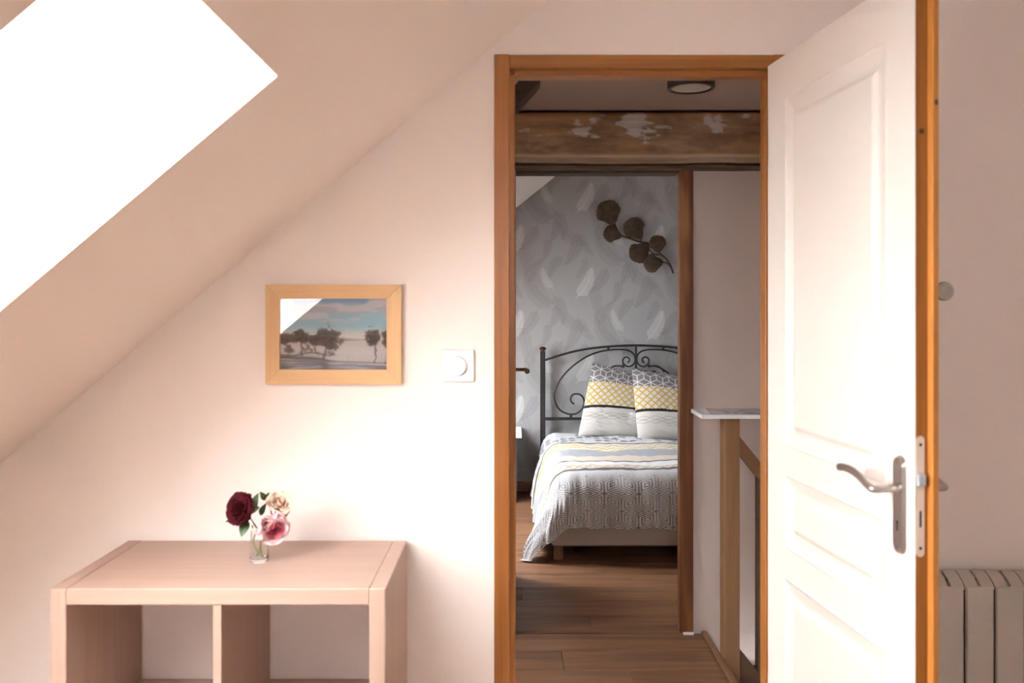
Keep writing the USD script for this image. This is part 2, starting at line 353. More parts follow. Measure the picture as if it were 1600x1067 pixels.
xs = np.unique(np.concatenate([np.linspace(0, LW, 14), np.linspace(px0 - mw - .004, px0 + .020, 26), np.linspace(px1 - .020, px1 + mw + .004, 26)]))
GX, GZ = np.meshgrid(xs, zs, indexing='ij')
hgt = door_height(GX, GZ)
face = np.c_[GX.ravel(), -LT / 2 - hgt.ravel() * 1.0, GZ.ravel()]
ff = grid_faces(len(xs), len(zs))
infield = np.zeros(GX.shape, int)
for k, (a, b) in enumerate(panels):
    infield[(GX > px0 - .002) & (GX < px1 + .002) & (GZ > a - .002) & (GZ < b + .002)] = k + 1
fi = infield.ravel()[ff]; pid = np.where((fi[:, 0] == fi[:, 1]) & (fi[:, 1] == fi[:, 2]), fi[:, 0], 0)
def sub(k):
    f = ff[pid == k]; u, inv = np.unique(f, return_inverse=True); return (face[u], inv.reshape(-1, 3))
core = box(0.0, LW - .0005, -LT / 2 + .0085, LT / 2, LB, LH)
rimv = box(0, .003, -LT / 2, LT / 2, LB, LH)
leaf = dr.part('leaf', cat([core, rimv, box(0, LW, -LT / 2 + .0002, LT / 2, LH - .003, LH), box(0, LW, -LT / 2 + .0002, LT / 2, LB, LB + .003)]), 'door_paint')
dr.part('facing', sub(0), 'door_paint', smooth=30)
for k in (1, 2, 3): dr.part('panel', sub(k), 'door_paint', smooth=30)
dr.part('edge_strip', cbox(LW - .003, LW, -LT / 2 + .0004, LT / 2 - .0005, LB, LH, .001), 'pine_frame', label='bare orange pine edge of the door')
dr.part('rebate_lip', cbox(LW - .012, LW + .017, LT / 2 - .0135, LT / 2, LB, LH, .0015), 'pine_edge', label='bright orange rebated lip along the door edge')
for kx, kz, kr in ((-0.006, 1.75, .0055), ):
    ov = trimesh.creation.icosphere(2, kr); ov.vertices *= (0.10, 1, 1.1); ov.apply_translation((LW, kx, kz)); dr.part('knot', ov, 'knot_brown')
ov = trimesh.creation.icosphere(2, .005); ov.vertices *= (0.10, .8, 1.2); ov.apply_translation((LW + .017, LT / 2 - .006, 1.805)); dr.part('knot', ov, 'knot_brown')
# lock case plate on the edge
def stadium_prism(w, h, depth):
    s = LineString([(0, -h / 2 + w / 2), (0, h / 2 - w / 2)]).buffer(w / 2, 12)
    return trimesh.creation.extrude_polygon(s, depth, engine='earcut')
def edge_plate(w, h, depth, zc, yc):
    m = stadium_prism(w, h, depth); v = m.vertices; m.vertices = np.c_[LW + v[:, 2], yc + v[:, 0], zc + v[:, 1]]; m.fix_normals(); return m
lp_z = 1.016
lp = dr.part('lock_plate', edge_plate(.017, .243, .0012, lp_z, -.0095), 'lock_plate', label='long metal lock plate with rounded ends')
dr.part('latch', prism([(LW + .001, 0), (LW + .010, .004), (LW + .010, .024), (LW + .001, .028)], -.0165, -.0035).apply_translation((0, 0, lp_z + .020)), 'latch_steel', parent=lp)
dr.part('bolt_slot', cbox(LW + .0008, LW + .0016, -.0118, -.0072, lp_z - .062, lp_z - .029, .0003), 'black_hole', parent=lp)
for dz in (.104, -.104):
    dr.part('screw', cyl((LW + .0008, -.0095, lp_z + dz), (LW + .002, -.0095, lp_z + dz), .0032), 'black_hole', parent=lp)
# handle sets on both sides
def handle(side):
    s = -1 if side == 'seen' else 1
    y0 = s * LT / 2
    m = stadium_prism(.040, .205, .008); v = m.vertices.copy(); 
    # domed plate: shrink outer face
    top = v[:, 2] > .004; v[top, 0] *= 0.80; v[top, 1] *= 0.965
    hx, hz = .664, 1.022
    m.vertices = np.c_[hx + v[:, 0], y0 + s * v[:, 2], hz + .0 + v[:, 1] - .034 + .0]; m.fix_normals()
    h = dr.part('handle', m, 'brushed_steel', smooth=25, label='brushed steel lever handle on a long rounded plate')
    yl = y0 + s * .060
    dr.part('collar', tube([(hx, y0 + s * .007, hz), (hx, y0 + s * .013, hz)], [.0115, .0105], 24), 'brushed_steel', smooth=30, parent=h)
    pts = [(hx, y0 + s * .008, hz), (hx, y0 + s * .03, hz), (hx, yl - s * .012, hz - .001)]
    neck = tube(spline(pts, 12), .0078, 20)
    lev = spline([(hx + .001, yl - s * .003, hz - .001), (hx - .020, yl, hz + .003), (hx - .05, yl, hz + .014), (hx - .085, yl + s * .002, hz + .0225), (hx - .112, yl + s * .003, hz + .0235), (hx - .134, yl + s * .003, hz + .020)], 40)
    bend = spline([(hx, yl - s * .014, hz - .001), (hx, yl - s * .006, hz - .001), (hx - .004, yl - s * .001, hz - .001), (hx - .012, yl, hz)], 10)
    dr.part('lever', cat([neck, tube(bend, .0078, 20), tube(lev[3:], np.linspace(.0078, .0085, 37), 20)]), 'brushed_steel', smooth=40, parent=h)
    dr.part('keyhole', cat([cyl((hx, y0 + s * .0075, hz - .070), (hx, y0 + s * .0084, hz - .070), .0035), cbox(hx - .0022, hx + .0022, y0 + s * .0075, y0 + s * .0084, hz - .088, hz - .070, .0002)]), 'black_hole', parent=h)
    for dz in (.056, -.124):
        dr.part('screw', cyl((hx, y0 + s * .0068, hz + dz), (hx, y0 + s * .0094, hz + dz), .0042), 'bright_steel', parent=h)
    return h, hx, hz, y0
handle('seen')
hb, hx, hz, yb = handle('back')
ov = trimesh.creation.icosphere(2, .009); ov.vertices *= (.35, 1.4, 1); ov.apply_translation((hx, yb + .028, hz - .075))
dr.part('key', cat([cyl((hx, yb + .004, hz - .075), (hx, yb + .022, hz - .075), .003), ov]), 'dark_lacquer', parent=hb, smooth=40)
for hz_ in (0.25, 1.85):
    dr.part('hinge', cyl((-.004, LT / 2 + .006, hz_ - .04), (-.004, LT / 2 + .006, hz_ + .04), .006), 'brushed_steel')

# ------------------------------------------------------------------ bedroom doorway: frame, beam, rafter
t2 = Thing('trim_2', 'reddish pine frame with loop grain around the bedroom doorway', 'door frame', (0.37, LAND1, 0), kind='structure')
t2.part('jamb', cbox(BX0, 0.016, 3.60, 3.705, 0, BZ, .002), 'pine_loop')
t2.part('jamb', cat([cbox(0.7115, 0.770, 3.615, 3.66, 0.012, BZ - .001, .002), cbox(0.735, 0.770, 3.66, 3.705, 0.012, BZ - .001, .002)]), 'pine_loop')
t2.part('plinth', cbox(0.728, 0.772, 3.612, 3.70, 0, 0.012, .002), 'paper_white', label='pale packing block under the jamb')
t2.part('head', cbox(0.016, 0.7115, 3.62, 3.705, 1.962, BZ, .002), 'dark_timber')

bm = Thing('timber_beam', 'old timber beam with flaking pale paint across the landing', 'beam', (0.4, 3.5, 1.97))
nx, nz = 420, 70
bxs = np.linspace(-0.9, 2.4, nx); prof = np.array([(3.70, 2.200), (3.52, 2.202), (3.503, 2.196)])
u = np.linspace(0, 1, nz)
fz = np.interp(u, [0, .62, .66, .78, .81, .86, .90, 1.0], [2.198, 2.016, 2.008, 1.990, 1.987, 1.981, 1.979, 1.968])
fy = np.interp(u, [0, .03, .60, .65, .68, .78, .81, .86, .89, 1.0], [3.512, 3.503, 3.500, 3.506, 3.518, 3.520, 3.536, 3.536, 3.524, 3.524])
GX, GU = np.meshgrid(bxs, u, indexing='ij')
Zb = np.broadcast_to(fz, GX.shape).copy(); Yb = np.broadcast_to(fy, GX.shape).copy()
nn = meshkit.fbm(np.stack([GX * 6, Zb * 40, 0 * GX], -1), 4, 3) - .5
Yb += nn * .008; Zb += (meshkit.fbm(np.stack([GX * 5, 0 * GX, 0 * GX + 2], -1), 3, 5) - .5) * .008 * (GU > .02)
n1 = meshkit.fbm(np.stack([GX * 9, Zb * 22, 0 * GX + 1], -1), 5, 7); n2 = meshkit.fbm(np.stack([GX * 30, Zb * 60, 0 * GX], -1), 4, 9)
colb = lerp((0.22, 0.135, 0.078), (0.36, 0.235, 0.145), smoothstep(.30, .70, n1 * .7 + n2 * .3))
colb = lerp(colb, (0.38, 0.215, 0.115), smoothstep(.45, .62, meshkit.fbm(np.stack([GX * 4, Zb * 9, 0 * GX], -1), 4, 31)) * .8)
pm = np.zeros_like(GX)
for (qx, qy, rx, ry, wgt) in ((908, 203, 17, 14, 1), (929, 216, 12, 5, 1), (992, 190, 24, 12, 1.2), (1003, 206, 22, 12, 1.1), (1040, 200, 12, 9, .8), (1118, 190, 15, 11, 1), (1122, 203, 10, 8, .9), (1165, 184, 16, 6, .6), (822, 205, 12, 22, .55), (925, 185, 20, 7, .6)):
    dx = (GX - wx(qx, 3.5)) / (rx / F * 3.5); dz = (Zb - wz(qy, 3.5)) / (ry / F * 3.5)
    pm = np.maximum(pm, wgt * np.exp(-.6 * (dx * dx + dz * dz)))
pm = smoothstep(.40, .56, pm * .75 + (n2 - .5) * 1.1 + (n1 - .5) * .6)
colb = lerp(colb, (0.52, 0.45, 0.41), pm * .9)
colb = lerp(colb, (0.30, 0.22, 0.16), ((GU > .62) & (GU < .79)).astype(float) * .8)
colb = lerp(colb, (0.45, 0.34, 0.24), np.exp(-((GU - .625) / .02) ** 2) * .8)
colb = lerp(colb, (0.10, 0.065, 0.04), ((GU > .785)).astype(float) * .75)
vb = np.stack([GX, Yb, Zb], -1).reshape(-1, 3)
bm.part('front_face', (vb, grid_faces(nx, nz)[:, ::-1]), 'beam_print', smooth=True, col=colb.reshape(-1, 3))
bm.part('body', prism([(-.9, 1.972), (2.4, 1.972), (2.4, 2.196), (-.9, 2.196)], 3.535, LAND1 + .005), 'dark_timber')
RY = 3.04
rf = Polygon([(-.7, wz(168, RY) - .98 * (.7 + wx(806, RY))), (wx(806, RY), wz(168, RY)), (wx(845, RY), 2.2045), (.02, 2.2045), (.02, 2.195), (-.7, 1.586)])
r_ = Thing('rafter', 'dark rafter running up the slope above the landing', 'rafter', (-.3, 3.15, 1.9))
r_.part('timber', prism(rf, RY, RY + .12), 'dark_timber')

# ------------------------------------------------------------------ landing: ceiling lamp, stairs, post, rail, shelf
lx, ly, lz = 0.638, 3.035, 2.171
la = Thing('ceiling_lamp', 'small round ceiling lamp with black rim above the landing', 'lamp', (lx, ly, 2.205))
la.part('bezel', lathe([(.070, 0), (.082, 0), (.083, .002), (.083, .034), (.075, .034), (.075, .004), (.070, .003), (.070, 0)], 48, (lx, ly, lz)), 'lamp_bezel', smooth=35)
la.part('diffuser', lathe([(0, .002), (.05, .002), (.0695, .004), (.0695, .012), (0, .012)], 48, (lx, ly, lz)), 'lamp_diffuser', smooth=35)

PX0, PX1, PY0, PY1 = .8365, .896, 3.346, 3.425
po = Thing('newel_post', 'square beech newel post carrying the small white shelf', 'post', (.866, 3.385, 0))
po.part('post', cbox(PX0, PX1, PY0, PY1, -.75, .958, .003), 'beech_post')
ra = Thing('stair_balustrade', 'beech handrail descending right from the newel post above the stair', 'handrail', (.95, 3.38, .4))
def sloped(x0, x1, zt0, zb0, s, y0, y1):
    return prism([(x0, zb0), (x1, zb0 + s * (x1 - x0)), (x1, zt0 + s * (x1 - x0)), (x0, zt0)], y0, y1)
ra.part('handrail', sloped(PX1, 1.9, .886, .812, -1.235, 3.362, 3.41), 'beech_rail')
ra.part('stringer', sloped(PX1, 1.9, .045, -.30, -1.245, 3.362, 3.41), 'stair_wood', label='dark sloping stair board at the foot of the rail')
ra.part('baluster', cbox(.9715, 1.03, 3.362, 3.405, -.6, .72, .002), 'stair_wood', label='dark upright under the handrail')
st = Thing('staircase', 'steep wooden stair going down to the right of the landing', 'stairs', (1.2, 2.95, -.5))
for k in range(7):
    st.part('tread', cbox(.82 + .165 * k, 1.05 + .165 * k, 2.56, 3.335, -.205 * (k + 1) - .035, -.205 * (k + 1), .004), 'stair_wood')
struct('trim_3', box(.77, XR, LAND1 - .012, LAND1 + .02, -2.7, -.136), 'dark_gap', 'dark boarding under the landing wall', 'trim')
struct('floor_stair', box(.3, XR, LAND0, LAND1 + .05, -2.8, -2.7), 'floor_plain', 'floor at the foot of the stairwell', 'floor')
struct('wall_stair', box(.79, XR, LAND0 - .07, LAND0, -2.7, -.02), 'landing_paint', 'stairwell wall below the room', 'wall')
sh = Thing('shelf_board', 'narrow white board lying on top of the newel post', 'shelf', (.9, 3.4, .958))
sh.part('board', cbox(.737, 1.12, 3.31, 3.505, .958, .974, .0015), 'white_lacquer')
lf = Thing('leaflet', 'printed leaflet lying on the white board over the post', 'leaflet', (.95, 3.4, .974))
nu, nv = 90, 40
A, B = np.meshgrid(np.linspace(0, 1, nu), np.linspace(0, 1, nv), indexing='ij')
LX = .775 + .30 * A + .02 * B; LYY = 3.325 + .165 * B - .01 * A; LZ = .9755 + .004 * np.sin(A * 3.1) * (1 - B) + .0025 * B
pn = meshkit.fbm(np.stack([A * 9, B * 5, 0 * A], -1), 4, 5)
lc = lerp((.62, .57, .53), (.42, .36, .32), smoothstep(.52, .60, pn)); lc = lerp(lc, (.30, .42, .52), smoothstep(.62, .66, meshkit.fbm(np.stack([A * 6, B * 4, 0 * A + 4], -1), 3, 8)))
top = np.stack([LX, LYY, LZ], -1).reshape(-1, 3); bot = top - (0, 0, .0016)
gf = grid_faces(nu, nv)
ring = np.r_[np.arange(nv), np.arange(1, nu) * nv + nv - 1, (nu - 1) * nv + np.arange(nv - 2, -1, -1), np.arange(nu - 2, 0, -1) * nv]
sidef = [];  N0 = nu * nv
for a, b in zip(ring, np.roll(ring, -1)): sidef += [(a, b, b + N0), (a, b + N0, a + N0)]
lf.part('sheet', (np.vstack([top, bot]), np.vstack([gf, gf[:, ::-1] + N0, sidef])), 'leaflet_print', col=np.vstack([lc.reshape(-1, 3)] * 2))

# ------------------------------------------------------------------ bedroom far wall with feather wallpaper
wbk = Thing('wall_bedroom', 'grey feather wallpaper wall behind the iron bed', 'wall', (.5, FAR, 0), kind='structure')
wbk.part('masonry', box(-2.75, XR, FAR + .004, FAR + .12, -.02, 2.7), 'grey_paint')
wx0, wx1, wz0, wz1, st_ = -.25, 1.60, 0.0, 2.42, .0040
gx = np.arange(wx0, wx1 + st_, st_); gz = np.arange(wz0, wz1 + st_, st_)
GX, GZ = np.meshgrid(gx, gz, indexing='ij')
base = lerp((.365, .355, .352), (.395, .385, .38), meshkit.fbm(np.stack([GX * 3, GZ * 3, 0 * GX], -1), 3, 1))
ink = base.copy()
def feather(cx, cz, L, ang, bend, wid, colour, strength, barb=.0155):
    """centre, length, angle of the quill (tip direction), sideways bow, half width"""
    global ink
    r = L * .75
    i0, i1 = np.searchsorted(gx, [cx - r, cx + r]); j0, j1 = np.searchsorted(gz, [cz - r, cz + r])
    if i1 - i0 < 2 or j1 - j0 < 2: return
    X, Z = GX[i0:i1, j0:j1] - cx, GZ[i0:i1, j0:j1] - cz
    c, s = math.cos(ang), math.sin(ang)
    U = (X * c + Z * s) / L + .5; V = -X * s + Z * c
    V = V - bend * L * (1 - (2 * U - 1) ** 2)
    Uc = np.clip(U, 0, 1)
    w = wid * np.clip(np.sin(np.pi * np.clip(Uc * .86 + .13, 0, 1) ** .9), 0, 1) ** .60 * smoothstep(.08, .24, Uc) * (1 - smoothstep(.93, 1.0, Uc)) + 1e-6
    rag = 1 + .20 * (meshkit.noise(np.stack([U * 26, np.sign(V) * 3.0, 0 * U + cx * 7], -1), 3) - .5)
    inside = (1 - smoothstep(.88, 1.02, np.abs(V) / (w * rag))) * ((U > 0) & (U < 1))
    lines = .5 + .5 * np.cos(2 * np.pi * (U * L - np.abs(V) * 1.15) / barb)
    quill = np.exp(-(V / .0026) ** 2) * ((U > 0.0) & (U < .97))
    m = np.clip(inside * (.16 + .62 * lines) + quill * .6, 0, 1) * strength
    ink[i0:i1, j0:j1] = lerp(ink[i0:i1, j0:j1], colour, m)
TW, TH = .530, .641
GREY, GREY2, WHITE = (.235, .225, .22), (.27, .258, .252), (.66, .65, .63)
dg = math.radians
ax, az = wx(912, FAR), wz(442, FAR)
greys = [(-.10, .27, .30, 250, .14, .050, GREY), (-.30, -.02, .34, 300, -.16, .055, GREY2), (.11, .03, .26, 235, .10, .045, GREY), (.20, .25, .36, 130, .12, .055, GREY2),
         (-.20, .12, .22, 235, -.12, .040, GREY), (.05, -.13, .30, 285, .15, .050, GREY2), (.24, -.06, .18, 262, .10, .035, GREY), (-.07, -.28, .27, 325, -.12, .050, GREY2),
         (.17, -.24, .24, 60, .12, .042, GREY), (-.23, -.24, .20, 255, .12, .038, GREY), (-.02, .12, .20, 245, .1, .034, GREY2), (.33, .12, .26, 290, .13, .045, GREY), (.02, .30, .22, 300, -.1, .04, GREY2)]
for ci in range(-3, 5):
    for rj in range(-4, 5):
        ox, oz = ax + ci * TW, az + rj * TH - (TH / 2 if ci % 2 else 0)
        for (fx, fz_, L, a_, b_, w_, c_) in greys:
            feather(ox + fx, oz + fz_, L, dg(a_), b_, w_, c_, .62)
        feather(ox, oz, .27, dg(62), -.10, .050, WHITE, .85)
        feather(ox - .265, oz + .035, .20, dg(118), .12, .032, WHITE, .55)
vw = np.stack([GX, 0 * GX + FAR, GZ], -1).reshape(-1, 3)
wbk.part('wallpaper', (vw, grid_faces(len(gx), len(gz))), 'wallpaper_print', col=ink.reshape(-1, 3), label='grey wallpaper printed with white and darker feathers')
struct('baseboard_bedroom', cbox(-2.3, XR, FAR - .014, FAR - .0005, 0, .075, .003), 'beech_rail', 'brown skirting board below the feather wallpaper', 'skirting board')

# ginkgo branch
gk = Thing('wall_ornament', 'bronze ginkgo branch ornament hanging on the feather wallpaper', 'wall ornament', P(990, 370, FAR - .02))
def G(x, y, Y=FAR - .035): return P(800 + x * .1875, 250 + y * .1875, Y)
def fan(cx, cy, r, bx, by, yoff, seed):
    c, b = G(cx, cy), G(bx, by); R = r * .1875 / F * FAR
    rng = np.random.RandomState(seed)
    d = np.array([b[0] - c[0], b[2] - c[2]]); D = np.linalg.norm(d); ad = math.atan2(d[1], d[0])
    th = np.linspace(0, 2 * np.pi, 97)[:-1]
    rel = np.angle(np.exp(1j * (th - ad)))
    rad = R * 1.06 * (1 + .018 * np.sin(th * 17 + seed) + .025 * np.sin(th * 5 + 2 * seed))
    rad = rad * (1 - .10 * np.exp(-((np.abs(rel) - 1.0) / .35) ** 2))
    tip = np.clip(1 - np.abs(rel) / 1.15, 0, 1) ** 2.0
    rad = rad * (1 - .20 * smoothstep(1.5, .5, np.abs(rel)))
    rad = rad * (1 - tip) + np.maximum(D, R) * tip
    poly2 = np.c_[rad * np.cos(th), rad * np.sin(th)]
    rings = []
    for q, dep in ((1, 0.0), (1.0, -.006), (.93, -.010), (.6, -.015), (.25, -.012)):
        rings.append(np.c_[c[0] + q * poly2[:, 0], np.full(96, FAR - .03 - yoff + dep), c[2] + q * poly2[:, 1]])
    n = 96; V = np.vstack(rings + [[[c[0], FAR - .03 - yoff - .010, c[2]]], [[c[0], FAR - .03 - yoff, c[2]]]])
    # radial ribs
    ribs = .0005 * np.sin(th * 24)
    for k in (2, 3): V[k * n:(k + 1) * n, 1] += ribs
    Fc = []
    for k in range(len(rings) - 1):
        for i in range(n):
            a, b2 = k * n + i, k * n + (i + 1) % n; Fc += [(a, b2, b2 + n), (a, b2 + n, a + n)]
    c0, c1 = len(V) - 2, len(V) - 1; k = len(rings) - 1
    for i in range(n): Fc += [(k * n + i, k * n + (i + 1) % n, c0), ((i + 1) % n, i, c1)]
    m = trimesh.Trimesh(V, Fc, process=False); m.fix_normals(); return m
fans = [(805, 440, 98, 852, 540, .012, 1), (835, 615, 68, 915, 640, .0, 2), (1018, 572, 86, 1078, 665, .004, 3), (1062, 770, 84, 1135, 690, .010, 4), (1212, 700, 68, 1222, 775, .004, 5), (1172, 862, 72, 1262, 850, .012, 6)]
for f in fans:
    fm = fan(*f); lfp = gk.part('leaf', fm, 'bronze_leaf', smooth=40)
    edge = np.asarray(fm.vertices)[96:192]; e0_, d0 = edge.mean(0), G(f[3], f[4]) - edge.mean(0)
    rel_ = np.angle(np.exp(1j * (np.arctan2(edge[:, 2] - e0_[2], edge[:, 0] - e0_[0]) - math.atan2(d0[2], d0[0]))))
    arc = edge[np.argsort(np.mod(rel_, 2 * np.pi))]; rr_ = np.sort(np.mod(rel_, 2 * np.pi)); arc = arc[(rr_ > 1.2) & (rr_ < 2 * np.pi - 1.2)]
    gk.part('rim', tube(arc, .0026, 6), 'bronze_rim', smooth=40, parent=lfp)
def gst(pts, r): return tube(spline([G(x, y) for x, y in pts], 30), r, 8)
gk.part('stem', cat([gst([(848, 520), (868, 570), (905, 625), (980, 652), (1065, 682), (1140, 695), (1195, 740), (1235, 780), (1290, 830), (1325, 890), (1345, 945)], .0075),
                     gst([(915, 640), (950, 640), (1010, 660)], .006), gst([(1078, 660), (1072, 675), (1080, 686)], .006), gst([(1255, 852), (1290, 860), (1318, 890)], .005),
                     gst([(1135, 690), (1140, 740), (1170, 775), (1225, 790)], .004)]), 'bronze_leaf', smooth=40)

# ------------------------------------------------------------------ bed
BXL, BXR, BYF, BYH, BTOP = .212, 1.61, 4.66, 6.27, .475
bed = Thing('bed', 'double bed with black scrolled iron headboard against the feather wall', 'bed', (.9, 5.5, 0))
bed.part('box_base', cbox(BXL + .006, BXR, BYF + .014, BYH, .074, .27, .012), 'sommier_fabric', label='beige fabric bed base')
bed.part('mattress', cbox(BXL + .015, BXR - .015, BYF + .02, BYH, .27, BTOP - .035, .03), 'mattress_fabric')
for lx_, ly_ in ((BXL + .045, BYF + .05), (BXR - .045, BYF + .05), (BXL + .045, BYH - .1), (BXR - .045, BYH - .1)):
    bed.part('leg', cyl((lx_, ly_, 0), (lx_, ly_, .075), .027), 'beech_post')
HYp = 6.33
def H(x, y): return P(800 + x * .1752, 540 + y * .1752, HYp)      # from the zoomed crop of the headboard
cxh = wx(993.6, HYp)
def mir(p): q = np.array(p, float); q[..., 0] = 2 * cxh - q[..., 0]; return q
def post_mesh(xc):
    z1 = wz(548.5, HYp)
    knob = lathe([(0, 0), (.017, 0), (.017, .006), (.024, .010), (.026, .018), (.022, .026), (.012, .032), (0, .034)], 20, (xc, HYp, z1))
    return cat([cbox(xc - .0185, xc + .0185, HYp - .0185, HYp + .0185, 0, z1, .003)]), knob
for side in (0, 1):
    xc = wx(848, HYp); xc = 2 * cxh - xc if side else xc
    a, b = post_mesh(xc); pp = bed.part('headboard_post', a, 'wrought_iron'); bed.part('finial', b, 'bronze', smooth=40, parent=pp)
arch = spline([H(290, 130), H(420, 88), H(560, 50), H(700, 25), H(860, 8), H(1000, 0), H(1105, -2)], 40)
bed.part('headboard_arch', tube(np.vstack([arch, mir(arch)[::-1][1:]]), .0085, 10), 'wrought_iron', smooth=40)
scroll = [(1098, 155), (1102, 120), (1085, 75), (1050, 48), (985, 35), (920, 34), (850, 40), (700, 82), (560, 168), (440, 290), (383, 400), (376, 450), (390, 515), (430, 575), (480, 603), (530, 613), (580, 602), (625, 562), (643, 500), (633, 462), (605, 436), (572, 430), (542, 438), (522, 466), (528, 498), (556, 520)]
small = [(1092, 95), (1098, 125), (1090, 155), (1065, 180), (1035, 186), (1005, 172), (989, 145), (993, 118), (1012, 103), (1035, 106), (1048, 124), (1042, 142), (1030, 150)]
low = [(985, 190), (965, 182), (935, 180), (905, 186), (880, 202), (850, 235)]
curl = [(700, 380), (680, 430), (668, 480), (672, 540)]
inner = [(990, 190), (1010, 175), (1030, 188)]
for sd in (0, 1):
    f = (lambda q: mir(q)) if sd else (lambda q: q)
    for nm, pts, r in (('large_scroll', scroll, .0062), ('small_scroll', small, .0058), ('side_scroll', low, .0058), ('side_scroll', curl, .0058)):
        bed.part(nm, tube(f(spline([H(*p) for p in pts], 110 if len(pts) > 9 else 24)), r, 8), 'wrought_iron', smooth=40)
    for (x, y) in ((655, 502), (990, 182), (525, 628), (860, 23)):
        ov = trimesh.creation.icosphere(2, .013); ov.vertices *= (.8 if y != 502 else 1.3, .8, 1 if y != 628 else 1.5); ov.apply_translation(f(H(x, y))); bed.part('collar', ov, 'wrought_iron', smooth=True)
    if sd:
        bed.part('side_scroll', tube(spline([H(1210, 190), H(1250, 182), H(1300, 190), H(1350, 215), H(1400, 250)], 24), .0058, 8), 'wrought_iron', smooth=40)
        bed.part('side_scroll', tube(spline([H(1245, 245), H(1255, 232), H(1270, 228), H(1282, 238), H(1284, 250)], 24), .0055, 8), 'wrought_iron', smooth=40)
bed.part('centre_bar', cbox(cxh - .008, cxh + .008, HYp - .008, HYp + .008, .40, H(0, 0)[2], .002), 'wrought_iron')
zb_ = H(0, 652)[2]
bed.part('lower_bar', cbox(wx(848, HYp), 2 * cxh - wx(848, HYp), HYp - .009, HYp + .009, zb_ - .011, zb_ + .011, .002), 'wrought_iron')

# patterns ---------------------------------------------------------------
def rhombi(x, y, R):
    """Distance to the nearest line of the tumbling-block lattice (hexagon circumradius R, pointy tops)."""
    w, h = math.sqrt(3) * R, 1.5 * R
    best = None
    for ph in (0, 1):
        oy = np.round((y - ph * h) / (2 * h)) * 2 * h + ph * h
        ox = np.round((x - ph * w / 2) / w) * w + ph * w / 2
        dx, dy = x - ox, y - oy; d2 = dx * dx + dy * dy
        if best is None: bx_, by_, bd, best = dx, dy, d2, 1
        else:
            k = d2 < bd; bx_, by_, bd = np.where(k, dx, bx_), np.where(k, dy, by_), np.where(k, d2, bd)
    a = [np.abs(bx_ * math.cos(t) + by_ * math.sin(t)) for t in (0, math.pi / 3, 2 * math.pi / 3)]
    dh = w / 2 - np.maximum(np.maximum(a[0], a[1]), a[2])
    ds = np.full_like(x, 1e9)
    for t in (math.pi / 2, math.pi / 2 + 2 * math.pi / 3, math.pi / 2 + 4 * math.pi / 3):
        al = bx_ * math.cos(t) + by_ * math.sin(t); pe = np.abs(-bx_ * math.sin(t) + by_ * math.cos(t))
        ds = np.minimum(ds, np.where(al > 0, pe, np.hypot(bx_, by_)))
    return np.minimum(dh, ds)
def line(d, w, soft=.0012): return 1 - smoothstep(w, w + soft, d)
W_, DKL, YEL, BEI, GRY, CHA = (.60, .58, .57), (.12, .08, .065), (.55, .38, .10), (.56, .45, .33), (.33, .32, .33), (.04, .037, .037)

# duvet: parameters a (across, from the left edge of the mattress, negative hangs) and s (along, from the foot edge, negative hangs)
LS, LF = .40, .250
av = np.unique(np.concatenate([np.linspace(-LS, .06, 130), np.linspace(.06, 1.0, 300), np.linspace(1.0, 1.40, 40)]))
sv = np.unique(np.concatenate([np.linspace(-LF, .12, 170), np.linspace(.12, 1.50, 300)]))
Aa, Ss = np.meshgrid(av, sv, indexing='ij')
DR_ = .11
def drape(t, R=DR_):
    """signed distance from the edge (negative = beyond) -> (offset outward, drop) around a rounded edge"""
    e = -(t - R)                                   # arc length past the start of the bend
    q = np.clip(e / R, 0, math.pi / 2)
    out = R * np.sin(q) - R; drop = R * (1 - np.cos(q))
    ex = np.clip(e - R * math.pi / 2, 0, None)
    return np.where(e <= 0, -t, out + .10 * ex), drop + ex * .985
oa, da = drape(Aa); os_, ds_ = drape(Ss)
r = np.hypot(np.clip(DR_ - Aa, 0, None), np.clip(DR_ - Ss, 0, None)) + 1e-9
corner = (Aa < DR_) & (Ss < DR_)
orr, drr = drape(DR_ - r)
ca, cs = np.clip(DR_ - Aa, 0, None) / r, np.clip(DR_ - Ss, 0, None) / r
X = BXL + np.where(corner, DR_ - (orr + DR_) * ca, np.where(Aa < DR_, -oa, Aa))
Y = BYF + np.where(corner, DR_ - (orr + DR_) * cs, np.where(Ss < DR_, -os_, Ss))
Zd = BTOP - np.where(corner, drr, np.maximum(da, ds_))
# corner tip swings out to the left and forward, fold opens
cw = np.where(corner, smoothstep(.12, .45, r) * np.clip(2 * np.minimum(ca, cs), 0, 1), 0)
X -= cw * .105; Y -= cw * .030; Zd -= cw * .06
X -= smoothstep(.0, .3, -Aa) * .035
# fold where the corner stands away from the foot face
Y += smoothstep(.05, .2, -Ss) * np.exp(-((Aa - .05) / .05) ** 2) * .012
fz_n = meshkit.fbm(np.stack([Aa * 5, Ss * 4, 0 * Aa], -1), 4, 11) - .5
Zd += fz_n * .035 * smoothstep(-.05, .15, Ss) * smoothstep(-.1, .1, Aa)
Zd += .018 * np.exp(-((Ss - .12) / .16) ** 2) * smoothstep(-.05, .2, Aa)
pl = meshkit.fbm(np.stack([Aa * 16, Ss * 2.2, 0 * Aa + 3], -1), 3, 21) - .5
hangF = smoothstep(.03, -.12, Ss); hangF = np.clip((.05 - Ss) / .2, 0, 1)
Y += pl * .075 * hangF * (Aa > -.05)
Y -= .022 * np.exp(-((Ss + .08) / .09) ** 2) * smoothstep(0, .15, Aa)
hangL = np.clip((.03 - Aa) / .2, 0, 1)
X += (meshkit.fbm(np.stack([Aa * 2.0, Ss * 11, 0 * Aa + 8], -1), 3, 23) - .5) * .07 * hangL
